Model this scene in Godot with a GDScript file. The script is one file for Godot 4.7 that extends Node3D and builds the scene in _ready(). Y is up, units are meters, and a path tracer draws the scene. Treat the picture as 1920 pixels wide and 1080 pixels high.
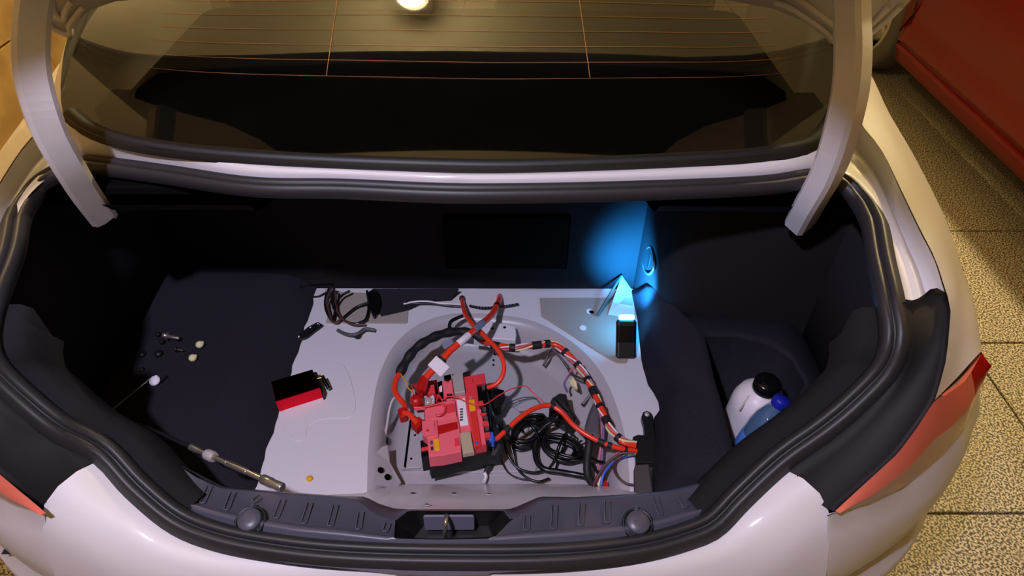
extends Node3D

var M := {}
var used := {}

func _ready() -> void:
	setup_view()
	materials()
	build_room()
	build_car()
	build_red_car()
	build_battery()
	build_cables()
	build_small_things()

# ---------------------------------------------------------------- camera, sky, lamps, exposure
func setup_view() -> void:
	var cam := Camera3D.new()
	cam.name = "camera"
	cam.position = Vector3(0.0879, 1.65, 0)
	cam.rotation_degrees = Vector3(-42.0, -0.8, 0.6)
	cam.fov = 46.73
	cam.near = 0.02
	add_child(cam)
	cam.current = true
	var we := WorldEnvironment.new()
	we.name = "environment"
	var e := Environment.new()
	e.background_mode = Environment.BG_COLOR
	e.background_color = Color(0.01, 0.01, 0.012)
	e.tonemap_mode = Environment.TONE_MAPPER_LINEAR
	e.tonemap_exposure = 1.0
	e.sdfgi_enabled = true
	e.ssao_enabled = true
	e.ssil_enabled = true
	we.environment = e
	add_child(we)

const WARM := Color(1.0, 0.9, 0.67)
const COOL := Color(0.91, 0.88, 1.0)

# ---------------------------------------------------------------- naming and tagging
func numbered(called: String) -> String:
	if not used.has(called):
		used[called] = 0
		return called
	used[called] += 1
	return "%s_%03d" % [called, used[called]]

func tag(o: Node, label: String, category: String, group := "") -> Node:
	o.set_meta("label", label)
	o.set_meta("category", category)
	if group != "":
		o.set_meta("group", group)
	return o

func thing(called: String, label: String, category: String, at: Vector3, group := "") -> Node3D:
	var o := Node3D.new()
	o.name = numbered(called)
	o.position = at
	add_child(o)
	tag(o, label, category, group)
	return o

# commits a SurfaceTool (points given in metres of the scene) as one named mesh
func obj(called: String, st: SurfaceTool, m: Material, parent: Node = self) -> MeshInstance3D:
	st.generate_normals()
	var o := MeshInstance3D.new()
	o.name = numbered(called) if parent == self else called
	o.mesh = st.commit()
	o.material_override = m
	parent.add_child(o, true)
	if parent is Node3D and parent != self and parent.get_parent() == self:
		o.position = -(parent as Node3D).position
	return o

func struct(called: String, st: SurfaceTool, m: Material) -> MeshInstance3D:
	var o := obj(called, st, m)
	o.set_meta("kind", "structure")
	return o

# ---------------------------------------------------------------- materials
func mat(c: Color, rough := 0.5, metal := 0.0, spec := 0.5) -> StandardMaterial3D:
	var m := StandardMaterial3D.new()
	m.albedo_color = c
	m.roughness = rough
	m.metallic = metal
	m.metallic_specular = spec
	return m

func noise_tex(freq: float, kind: int, size: int, colors: Array, stops: Array, sd: int, normal := false) -> NoiseTexture2D:
	var n := FastNoiseLite.new()
	n.seed = sd
	n.noise_type = kind as FastNoiseLite.NoiseType
	n.frequency = freq
	n.fractal_octaves = 3
	var t := NoiseTexture2D.new()
	t.width = size
	t.height = size
	t.seamless = true
	t.noise = n
	if normal:
		t.as_normal_map = true
		t.bump_strength = 6.0
	else:
		var g := Gradient.new()
		g.offsets = PackedFloat32Array(stops)
		g.colors = PackedColorArray(colors)
		t.color_ramp = g
	return t

func tri_map(m: StandardMaterial3D, scale: float) -> void:
	m.uv1_triplanar = true
	m.uv1_world_triplanar = true
	m.uv1_scale = Vector3.ONE * scale

func materials() -> void:
	M.white = mat(Color(0.86, 0.85, 0.85), 0.5)
	M.white.clearcoat_enabled = true
	M.white.clearcoat = 0.35
	M.white.clearcoat_roughness = 0.08
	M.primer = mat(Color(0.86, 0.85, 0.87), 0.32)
	M.primer.clearcoat_enabled = true
	M.primer.clearcoat = 0.35
	M.primer.clearcoat_roughness = 0.15
	M.well = mat(Color(0.69, 0.67, 0.685), 0.36)  # boot floor paint with the shade of the well put into its grey
	M.pad = mat(Color(0.63, 0.6, 0.57), 0.6)  # grey beige of the floor patches and the seat backs
	M.carpet = mat(Color(0.205, 0.2, 0.232), 1.0, 0.0, 0.1)
	M.carpet.albedo_texture = noise_tex(0.12, FastNoiseLite.TYPE_SIMPLEX, 512, [Color(0.72, 0.72, 0.72), Color(1, 1, 1)], [0.3, 0.7], 11)
	M.carpet.normal_enabled = true
	M.carpet.normal_texture = noise_tex(0.15, FastNoiseLite.TYPE_SIMPLEX, 512, [], [], 12, true)
	M.carpet.normal_scale = 0.7
	tri_map(M.carpet, 7.0)
	M.rubber = mat(Color(0.16, 0.155, 0.17), 0.48)
	M.window_rubber = mat(Color(0.075, 0.07, 0.07), 0.5)
	M.trim_dark = mat(Color(0.115, 0.11, 0.12), 0.62, 0.0, 0.35)
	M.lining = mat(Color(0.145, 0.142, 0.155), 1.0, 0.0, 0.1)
	M.label_grey = mat(Color(0.5, 0.52, 0.6), 0.35)
	M.plastic = mat(Color(0.3, 0.295, 0.35), 0.37)
	M.black = mat(Color(0.085, 0.085, 0.095), 0.45)
	M.gloss_black = mat(Color(0.05, 0.05, 0.06), 0.2)
	M.hole = mat(Color(0.012, 0.012, 0.014), 0.9, 0.0, 0.1)
	M.cable_black = mat(Color(0.07, 0.07, 0.085), 0.28)
	M.tape = mat(Color(0.1, 0.09, 0.1), 0.6)
	M.orange = mat(Color(0.92, 0.23, 0.13), 0.3)
	M.red = mat(Color(0.89, 0.25, 0.28), 0.32)
	M.red_dark = mat(Color(0.72, 0.08, 0.08), 0.35)
	M.red_cover = mat(Color(0.94, 0.42, 0.47), 0.3)
	M.red_flat = mat(Color(0.86, 0.22, 0.18), 0.35)
	M.silver = mat(Color(0.76, 0.75, 0.73), 0.35, 0.3)
	M.steel = mat(Color(0.66, 0.64, 0.61), 0.25, 0.8)
	M.brass = mat(Color(0.75, 0.58, 0.28), 0.3, 1.0)
	M.label = mat(Color(0.92, 0.9, 0.93), 0.5)
	M.yellow = mat(Color(0.93, 0.68, 0.08), 0.5)
	M.beige = mat(Color(0.72, 0.66, 0.56), 0.4)
	M.cream = mat(Color(0.9, 0.87, 0.66), 0.5)
	M.blue = mat(Color(0.2, 0.4, 0.85), 0.35)
	M.grey_cable = mat(Color(0.72, 0.69, 0.68), 0.4)
	M.pink = mat(Color(0.78, 0.45, 0.5), 0.4)
	M.brown = mat(Color(0.3, 0.2, 0.19), 0.4)
	M.violet = mat(Color(0.5, 0.4, 0.6), 0.4)
	M.grey = mat(Color(0.32, 0.31, 0.33), 0.45)
	M.foam = mat(Color(0.3, 0.27, 0.27), 0.9)
	M.anodised = mat(Color(0.92, 0.1, 0.2), 0.1, 1.0)
	M.latch = mat(Color(0.46, 0.45, 0.52), 0.4)
	M.glass = mat(Color(0.03, 0.028, 0.022, 0.82), 0.03, 0.0, 0.9)
	M.glass.transparency = BaseMaterial3D.TRANSPARENCY_ALPHA
	M.wire = mat(Color(0.7, 0.44, 0.2), 0.5)
	M.liner = mat(Color(0.03, 0.03, 0.032), 0.9, 0.0, 0.2)
	M.red_paint = mat(Color(0.47, 0.03, 0.025), 0.3, 0.0, 0.35)
	M.red_paint.clearcoat_enabled = true
	M.red_paint.clearcoat = 0.3
	M.red_paint.clearcoat_roughness = 0.05
	M.tyre = mat(Color(0.34, 0.32, 0.3), 0.75)
	M.alloy = mat(Color(0.72, 0.7, 0.65), 0.4, 0.3)
	M.lens_red = mat(Color(0.62, 0.04, 0.03), 0.12)
	M.lens_orange = mat(Color(0.9, 0.47, 0.38), 0.1)
	M.lens_clear = mat(Color(0.74, 0.58, 0.53), 0.1)
	M.tile = mat(Color(1, 1, 1), 0.55)
	M.tile.albedo_texture = noise_tex(0.055, FastNoiseLite.TYPE_SIMPLEX, 1024, [Color(0.2, 0.175, 0.13), Color(0.46, 0.42, 0.33), Color(0.66, 0.62, 0.52), Color(0.82, 0.78, 0.68)], [0.3, 0.42, 0.54, 0.74], 5)
	tri_map(M.tile, 1.8)
	M.grout = mat(Color(0.38, 0.33, 0.25), 0.9)
	M.wall = mat(Color(0.9, 0.76, 0.52), 0.35)
	M.wall.albedo_texture = noise_tex(0.008, FastNoiseLite.TYPE_SIMPLEX, 512, [Color(0.9, 0.88, 0.85), Color(1, 1, 1)], [0.3, 0.7], 8)
	tri_map(M.wall, 0.7)
	M.plaster = mat(Color(0.85, 0.8, 0.7), 0.8)
	M.jug = mat(Color(0.9, 0.88, 0.9), 0.4)
	M.jug.subsurf_scatter_enabled = true
	M.jug.subsurf_scatter_strength = 0.2
	M.cap_blue = mat(Color(0.1, 0.14, 0.62), 0.4)
	M.bottle = mat(Color(0.55, 0.75, 0.95, 0.25), 0.05)
	M.bottle.transparency = BaseMaterial3D.TRANSPARENCY_ALPHA
	M.water = mat(Color(0.05, 0.13, 0.28), 0.08)
	M.bottle_label = mat(Color(0.3, 0.48, 0.8), 0.4)

# ---------------------------------------------------------------- shape helpers
func tool() -> SurfaceTool:
	var st := SurfaceTool.new()
	st.begin(Mesh.PRIMITIVE_TRIANGLES)
	return st

func flat(st: SurfaceTool) -> void:
	st.set_smooth_group(-1)

func tri(st: SurfaceTool, a: Vector3, b: Vector3, c: Vector3) -> void:
	st.add_vertex(a)
	st.add_vertex(b)
	st.add_vertex(c)

func quad(st: SurfaceTool, a: Vector3, b: Vector3, c: Vector3, d: Vector3) -> void:
	tri(st, a, b, c)
	tri(st, a, c, d)

# evenly spaced points on a smooth curve through pts
func curve(pts: Array, n: int, closed := false) -> Array:
	var dense := []
	var k := pts.size()
	var last := k if closed else k - 1
	for i in last:
		var p1: Vector3 = pts[i]
		var p2: Vector3 = pts[(i + 1) % k]
		var p0: Vector3 = pts[(i - 1 + k) % k] if (closed or i > 0) else p1 * 2.0 - p2
		var p3: Vector3 = pts[(i + 2) % k] if (closed or i < k - 2) else p2 * 2.0 - p1
		# centripetal: tangents scaled by chord lengths, so that uneven spacing makes no loops
		var d0 := maxf(sqrt(p0.distance_to(p1)), 1e-4)
		var d1 := maxf(sqrt(p1.distance_to(p2)), 1e-4)
		var d2 := maxf(sqrt(p2.distance_to(p3)), 1e-4)
		var t1 := ((p1 - p0) / d0 - (p2 - p0) / (d0 + d1) + (p2 - p1) / d1) * d1
		var t2 := ((p2 - p1) / d1 - (p3 - p1) / (d1 + d2) + (p3 - p2) / d2) * d1
		for s in 16:
			var t := s / 16.0
			var tt := t * t
			var ttt := tt * t
			dense.append(p1 * (2 * ttt - 3 * tt + 1) + t1 * (ttt - 2 * tt + t) + p2 * (-2 * ttt + 3 * tt) + t2 * (ttt - tt))
	dense.append(pts[0] if closed else pts[k - 1])
	return resample(dense, n, closed)

func resample(dense: Array, n: int, closed := false) -> Array:
	var acc := [0.0]
	for i in range(1, dense.size()):
		acc.append(acc[i - 1] + (dense[i] as Vector3).distance_to(dense[i - 1]))
	var total: float = acc[-1]
	var out := []
	var j := 0
	for i in n:
		var want := total * i / float(n if closed else n - 1)
		while j < dense.size() - 2 and acc[j + 1] < want:
			j += 1
		var seg: float = maxf(acc[j + 1] - acc[j], 1e-9)
		out.append((dense[j] as Vector3).lerp(dense[j + 1], clampf((want - acc[j]) / seg, 0, 1)))
	return out

func poly(pts: Array, n: int) -> Array:
	return resample(pts, n)

func mir(pts: Array) -> Array:
	var out := []
	for p in pts:
		out.append(Vector3(-p.x, p.y, p.z))
	return out

func sides(pts: Array, s: int) -> Array:
	return pts if s > 0 else mir(pts)

func shift(pts: Array, by: Vector3) -> Array:
	var out := []
	for p in pts:
		out.append(p + by)
	return out

func between(a: Array, b: Array, t: float, by := Vector3.ZERO) -> Array:
	var out := []
	for i in a.size():
		out.append((a[i] as Vector3).lerp(b[i], t) + by)
	return out

# a skin over rows of points
func loft(st: SurfaceTool, rows: Array, closed := false) -> void:
	for r in rows.size() - 1:
		var a: Array = rows[r]
		var b: Array = rows[r + 1]
		for i in (a.size() if closed else a.size() - 1):
			var j := (i + 1) % a.size()
			quad(st, a[i], a[j], b[j], b[i])

func loft_smooth(st: SurfaceTool, rows: Array, n: int) -> void:
	var cols := []
	for i in rows[0].size():
		var line := []
		for r in rows:
			line.append(r[i])
		cols.append(curve(line, n))
	loft(st, cols)

func fan(st: SurfaceTool, loop: Array, flip := false) -> void:
	var c := Vector3.ZERO
	for p in loop:
		c += p
	c /= loop.size()
	for i in loop.size():
		var j := (i + 1) % loop.size()
		if flip:
			tri(st, c, loop[j], loop[i])
		else:
			tri(st, c, loop[i], loop[j])

func tube(st: SurfaceTool, pts: Array, r, n := 8) -> void:
	var rings := []
	var t0: Vector3 = (pts[1] - pts[0]).normalized()
	var u := t0.cross(Vector3.UP)
	if u.length() < 0.05:
		u = t0.cross(Vector3.RIGHT)
	u = u.normalized()
	for i in pts.size():
		var t: Vector3 = (pts[mini(i + 1, pts.size() - 1)] - pts[maxi(i - 1, 0)]).normalized()
		u = (u - t * u.dot(t)).normalized()
		var w := t.cross(u)
		var rad: float = r[i] if r is Array else r
		var ring := []
		for k in n:
			var a := TAU * k / n
			ring.append(pts[i] + (u * cos(a) + w * sin(a)) * rad)
		rings.append(ring)
	st.set_smooth_group(0)
	loft(st, rings, true)
	flat(st)
	fan(st, rings[0], true)
	fan(st, rings[-1])
	st.set_smooth_group(0)

func cord(pts: Array, r: float, n := 40, k := 8) -> SurfaceTool:
	var st := tool()
	tube(st, curve(pts, n), r, k)
	return st

# a slab with the outline pts (any simple polygon, seen from above), thick metres deep, its upper edge chamfered
func plate(st: SurfaceTool, pts: Array, thick: float, bevel := 0.0008) -> void:
	var flat2 := PackedVector2Array()
	for p in pts:
		flat2.append(Vector2(p.x, p.z))
	var inner := pts.duplicate()
	var n := pts.size()
	var cw := Geometry2D.is_polygon_clockwise(flat2)
	for i in n:
		var e1: Vector2 = (flat2[i] - flat2[(i - 1 + n) % n]).normalized()
		var e2: Vector2 = (flat2[(i + 1) % n] - flat2[i]).normalized()
		var n1 := Vector2(-e1.y, e1.x)
		var n2 := Vector2(-e2.y, e2.x)
		var m := (n1 + n2).normalized()
		var d := bevel / maxf(0.4, m.dot(n1))
		if cw:
			d = -d
		inner[i] = pts[i] + Vector3(m.x * d, 0, m.y * d)
	var low := shift(pts, Vector3(0, -bevel, 0))
	var bottom := shift(pts, Vector3(0, -thick, 0))
	flat(st)
	loft(st, [inner, low, bottom], true) if cw else loft(st, [bottom, low, inner], true)
	var idx := Geometry2D.triangulate_polygon(flat2)
	for i in range(0, idx.size(), 3):
		tri(st, inner[idx[i]], inner[idx[i + 1]], inner[idx[i + 2]])
		tri(st, bottom[idx[i]], bottom[idx[i + 2]], bottom[idx[i + 1]])
	st.set_smooth_group(0)

# a box with rounded upright edges (radius r) and chamfered rims (bevel b), centred on T
func rbox(st: SurfaceTool, T: Transform3D, size: Vector3, r := 0.002, b := 0.001) -> void:
	var rows := []
	var hy := size.y / 2
	for row in [[-hy, b], [-hy + b, 0.0], [hy - b, 0.0], [hy, b]]:
		var loop := []
		var hx: float = size.x / 2 - row[1]
		var hz: float = size.z / 2 - row[1]
		var rr := maxf(r - row[1], 0.0002)
		for q in 4:
			var cx := (hx - rr) * (1 if q == 0 or q == 3 else -1)
			var cz := (hz - rr) * (1 if q < 2 else -1)
			for s in 4:
				var a := PI / 2 * (q + s / 3.0)
				loop.append(T * Vector3(cx + rr * cos(a), row[0], cz + rr * sin(a)))
		rows.append(loop)
	flat(st)
	loft(st, rows, true)
	fan(st, rows[0], true)
	fan(st, rows[-1])
	st.set_smooth_group(0)

# turned shape: profile of (radius, height) about T's y axis
func lathe(st: SurfaceTool, T: Transform3D, profile: Array, n := 20) -> void:
	var rows := []
	for p in profile:
		var loop := []
		for k in n:
			var a := TAU * k / n
			loop.append(T * Vector3(p.x * cos(a), p.y, p.x * sin(a)))
		rows.append(loop)
	st.set_smooth_group(0)
	loft(st, rows, true)
	flat(st)
	fan(st, rows[0], true)
	fan(st, rows[-1])
	st.set_smooth_group(0)

func at(p: Vector3, yaw := 0.0, pitch := 0.0, roll := 0.0) -> Transform3D:
	return Transform3D(Basis.from_euler(Vector3(deg_to_rad(pitch), deg_to_rad(yaw), deg_to_rad(roll))), p)

# a transform at p whose y axis points along dir
func along(p: Vector3, dir: Vector3) -> Transform3D:
	var y := dir.normalized()
	var x := y.cross(Vector3.BACK)
	if x.length() < 0.05:
		x = y.cross(Vector3.RIGHT)
	x = x.normalized()
	return Transform3D(Basis(x, y, x.cross(y)), p)

func wall_box(st: SurfaceTool, a: Vector3, b: Vector3) -> void:
	rbox(st, Transform3D(Basis(), (a + b) / 2), (b - a).abs(), 0.002, 0.001)

# ---------------------------------------------------------------- the garage
func build_room() -> void:
	var st := tool()
	wall_box(st, Vector3(-2.0, -0.15, -6.5), Vector3(5.0, -0.012, 2.8))
	var fl := struct("floor", st, M.grout)
	for ix in range(-4, 9):
		for iz in range(-9, 6):
			var x0 := 1.66 + 0.62 * (ix - 2)
			var z0 := -0.924 + 0.632 * iz
			if x0 < -2.2 or x0 > 4.6 or z0 > 2.2 or (absf(x0 + 0.31) < 0.5 and z0 < -1.2 and z0 > -4.5):
				continue
			var t := tool()
			var a := Vector3(maxf(x0 + 0.003, -1.99), 0, z0 + 0.003)
			var b := Vector3(x0 + 0.617, 0, z0 + 0.629)
			plate(t, [Vector3(a.x, 0, a.z), Vector3(b.x, 0, a.z), Vector3(b.x, 0, b.z), Vector3(a.x, 0, b.z)], 0.02, 0.002)
			obj("tile", t, M.tile, fl)
	st = tool()
	wall_box(st, Vector3(-2.2, -0.15, -6.7), Vector3(-2.02, 2.75, 3.0))
	var wl := struct("wall_left", st, M.grout)
	for iy in 5:
		for iz in 8:
			var t := tool()
			var y0 := -0.09 + 0.62 * iy
			var z0 := -6.6 + 1.2 * iz
			rbox(t, Transform3D(Basis(), Vector3(-2.015, minf(y0 + 0.306, 2.4), z0 + 0.597)), Vector3(0.03, 0.612, 1.194), 0.002, 0.002)
			obj("tile", t, M.wall, wl)
	st = tool()
	wall_box(st, Vector3(5.0, -0.15, -6.7), Vector3(5.2, 2.75, 3.0))
	struct("wall_right", st, M.plaster)
	st = tool()
	wall_box(st, Vector3(-2.2, -0.15, -6.7), Vector3(5.2, 2.75, -6.5))
	struct("wall_front", st, M.plaster)
	st = tool()
	wall_box(st, Vector3(-2.2, -0.15, 2.8), Vector3(5.2, 2.75, 3.0))
	struct("wall_back", st, M.plaster)
	st = tool()
	wall_box(st, Vector3(-2.2, 2.65, -6.7), Vector3(5.2, 2.8, 3.0))
	struct("ceiling", st, M.plaster)
	ceiling_bulb(Vector3(-0.254, 2.45, -1.594), 1.1, "warm round bulb on the ceiling above the white car's rear window")
	ceiling_bulb(Vector3(2.45, 2.45, -2.6), 5.2, "warm round bulb on the ceiling between the two cars")
	ceiling_bulb(Vector3(-1.55, 2.45, -2.2), 1.1, "warm round bulb on the ceiling by the tiled wall")
	work_light(Vector3(-0.38, 2.42, 0.1), Vector3(0.0, 0.5, -0.65))

func ceiling_bulb(p: Vector3, energy: float, label: String) -> void:
	var o := thing("ceiling_lamp", label, "lamp", Vector3(p.x, 2.65, p.z), "bulbs on the garage ceiling")
	var st := tool()
	lathe(st, at(Vector3(p.x, 2.65, p.z)), [Vector2(0.055, 0), Vector2(0.055, -0.02), Vector2(0.024, -0.05), Vector2(0.02, -0.1)])
	obj("lamp_holder", st, M.plaster, o)
	st = tool()
	lathe(st, at(p), [Vector2(0.016, 0.1), Vector2(0.03, 0.06), Vector2(0.055, 0.02), Vector2(0.06, -0.01), Vector2(0.045, -0.045), Vector2(0.012, -0.06)])
	var g := mat(Color(1, 0.9, 0.7), 0.4)
	g.emission_enabled = true
	g.emission = WARM
	g.emission_energy_multiplier = 12.0
	obj("bulb", st, g, o)
	var l := OmniLight3D.new()
	l.name = "lamp_light"
	l.light_color = WARM
	l.light_energy = energy
	l.light_size = 0.06
	l.omni_range = 12.0
	l.omni_attenuation = 2.0
	l.shadow_enabled = true
	o.add_child(l)
	l.position = Vector3(0, p.y - 2.65 - 0.08, 0)

func work_light(p: Vector3, target: Vector3) -> void:
	var dir := (target - p).normalized()
	var o := thing("work_lamp", "small grey spot lamp on the ceiling aimed into the open boot", "lamp", Vector3(p.x, 2.65, p.z))
	var st := tool()
	lathe(st, along(p - dir * 0.02, dir), [Vector2(0.03, -0.1), Vector2(0.05, -0.05), Vector2(0.06, 0.0), Vector2(0.052, 0.0)])
	obj("lamp_body", st, M.grey, o)
	st = tool()
	tube(st, [Vector3(p.x, 2.65, p.z), p - dir * 0.08], 0.012)
	obj("bracket", st, M.grey, o)
	st = tool()
	lathe(st, along(p - dir * 0.018, dir), [Vector2(0.05, 0.0), Vector2(0.05, 0.002)])
	var g := mat(Color(1, 1, 1), 0.4)
	g.emission_enabled = true
	g.emission = COOL
	g.emission_energy_multiplier = 20.0
	obj("lamp_lens", st, g, o)
	var l := SpotLight3D.new()
	l.name = "lamp_beam"
	l.light_color = COOL
	l.light_energy = 3.1
	l.light_size = 0.04
	l.spot_range = 8.0
	l.spot_attenuation = 2.0
	l.spot_angle = 26.1
	l.spot_angle_attenuation = 0.07
	l.shadow_enabled = true
	o.add_child(l)
	l.look_at_from_position(p + dir * 0.01, target)

# ---------------------------------------------------------------- the white car with its open boot
var car: Node3D
const N := 48

func seal_right() -> Array:
	return [Vector3(0.0052, 1.05, -0.9361), Vector3(0.0991, 1.05, -0.9366), Vector3(0.3837, 1.05, -0.9511), Vector3(0.5306, 1.05, -0.9651), Vector3(0.6191, 1.05, -0.986), Vector3(0.6732, 1.045, -0.979), Vector3(0.7026, 1.03, -0.9366), Vector3(0.6977, 1.02, -0.8673), Vector3(0.6779, 1.01, -0.7847), Vector3(0.659, 1, -0.6998), Vector3(0.6537, 0.97, -0.6438), Vector3(0.6437, 0.93, -0.6192), Vector3(0.607, 0.88, -0.5966), Vector3(0.5673, 0.84, -0.579), Vector3(0.5111, 0.79, -0.5594), Vector3(0.4518, 0.74, -0.5255), Vector3(0.4069, 0.715, -0.4936), Vector3(0.3602, 0.705, -0.4788), Vector3(0.287, 0.7, -0.4627), Vector3(0.1762, 0.7, -0.451), Vector3(0.0016, 0.7, -0.4492)]

func seal_left() -> Array:
	var m := mir(seal_right())
	var a := [Vector3(-0.1836, 1.05, -0.9497), Vector3(-0.3255, 1.05, -0.9538), Vector3(-0.4797, 1.05, -0.9899), Vector3(-0.6042, 1.05, -1.0171), Vector3(-0.6497, 1.05, -1.0204), Vector3(-0.6895, 1.045, -0.9969), Vector3(-0.7239, 1.03, -0.9751), Vector3(-0.7289, 1.02, -0.926)]
	var b := [Vector3(-0.5276, 0.79, -0.5761), Vector3(-0.4758, 0.75, -0.5395), Vector3(-0.4103, 0.715, -0.5027), Vector3(-0.3428, 0.705, -0.4809), Vector3(-0.2455, 0.7, -0.4644), Vector3(-0.1501, 0.7, -0.4545)]
	return a + m.slice(8, 14) + b

func opening() -> Array:
	var r := seal_right()
	var l := seal_left()
	l.reverse()
	return curve(r + l, 220, true)

func build_car() -> void:
	car = thing("car", "white saloon car seen from behind with its boot lid open and boot floor uncovered", "car", Vector3(0, 0, -1.6))
	var ring := opening()
	build_seal(ring)
	for s in [1, -1]:
		build_flank(s)
	build_deck()
	build_bumper()
	build_window()
	build_boot()
	build_sill()
	build_arms_and_lid()

# points of the seal, stepped inwards and upwards
func inset(ring: Array, inward: float, up: float) -> Array:
	var out := []
	var n := ring.size()
	for i in n:
		var t: Vector3 = (ring[(i + 1) % n] - ring[(i - 1 + n) % n]).normalized()
		var u := Vector3(0, 0.9, 0.43).normalized() if ring[i].y < 0.99 else Vector3.UP
		var side := u.cross(t).normalized()
		var c := Vector3(0, 0.9, -0.75)
		if side.dot(c - ring[i]) < 0:
			side = -side
		# along the front edge the seal is slimmer and lies a little lower
		var k := clampf((-0.86 - ring[i].z) / 0.08, 0.0, 1.0)
		out.append(ring[i] + side * inward * 0.74 + u * (up - 0.006 - 0.013 * k))
	return out

func build_seal(ring: Array) -> void:
	var st := tool()
	var rows := []
	for p in [[-0.014, -0.008], [-0.011, 0.001], [-0.002, 0.005], [0.006, 0.012], [0.014, 0.013], [0.02, 0.007], [0.022, 0.002], [0.025, 0.008], [0.031, 0.012], [0.038, 0.01], [0.043, 0.002], [0.0435, -0.01], [0.036, -0.014]]:
		rows.append(inset(ring, p[0], p[1]))
	loft(st, rows, true)
	var o := obj("boot_seal", st, M.rubber, car)
	o.set_meta("label", "black rubber seal round the boot opening")

func fender_inner() -> Array:
	return [Vector3(0.76, 1.3, -1.85), Vector3(0.765, 1.17, -1.45)] + [Vector3(0.7344, 1.07, -1.1227), Vector3(0.7508, 1.05, -1.0329), Vector3(0.7477, 1.03, -0.9148), Vector3(0.753, 1.01, -0.8509), Vector3(0.7521, 1, -0.7919), Vector3(0.7451, 0.99, -0.74), Vector3(0.7365, 0.985, -0.6989), Vector3(0.7211, 0.975, -0.662), Vector3(0.6998, 0.955, -0.6132), Vector3(0.6764, 0.93, -0.5714)]

func fender_outer() -> Array:
	return [Vector3(0.93, 1.0, -2.4)] + [Vector3(0.93, 0.9844, -1.4798), Vector3(0.925, 0.9532, -1.337), Vector3(0.925, 0.9334, -1.2017), Vector3(0.922, 0.9139, -1.0844), Vector3(0.915, 0.8921, -0.9766)] + [Vector3(0.9053, 0.87, -0.8889), Vector3(0.8989, 0.87, -0.8509), Vector3(0.8845, 0.87, -0.8042), Vector3(0.8783, 0.86, -0.7749), Vector3(0.8673, 0.85, -0.7335)]

func lamp_seam() -> Array:
	return [Vector3(0.8673, 0.85, -0.7335), Vector3(0.8111, 0.87, -0.6762), Vector3(0.7679, 0.89, -0.636), Vector3(0.7024, 0.92, -0.5869), Vector3(0.6764, 0.93, -0.5714)]

func lamp_trim_edge() -> Array:
	return [Vector3(0.6764, 0.93, -0.5714), Vector3(0.6513, 0.9, -0.5456), Vector3(0.6287, 0.87, -0.5257), Vector3(0.5961, 0.83, -0.5091), Vector3(0.5596, 0.78, -0.4912)]

func lamp_low() -> Array:
	return [Vector3(0.8884, 0.82, -0.7276), Vector3(0.8792, 0.8, -0.709), Vector3(0.8608, 0.79, -0.6869), Vector3(0.8152, 0.78, -0.6287), Vector3(0.7645, 0.78, -0.5862), Vector3(0.7269, 0.78, -0.5609), Vector3(0.6748, 0.78, -0.5294), Vector3(0.6118, 0.78, -0.5028), Vector3(0.5601, 0.778, -0.4906)]

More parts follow.
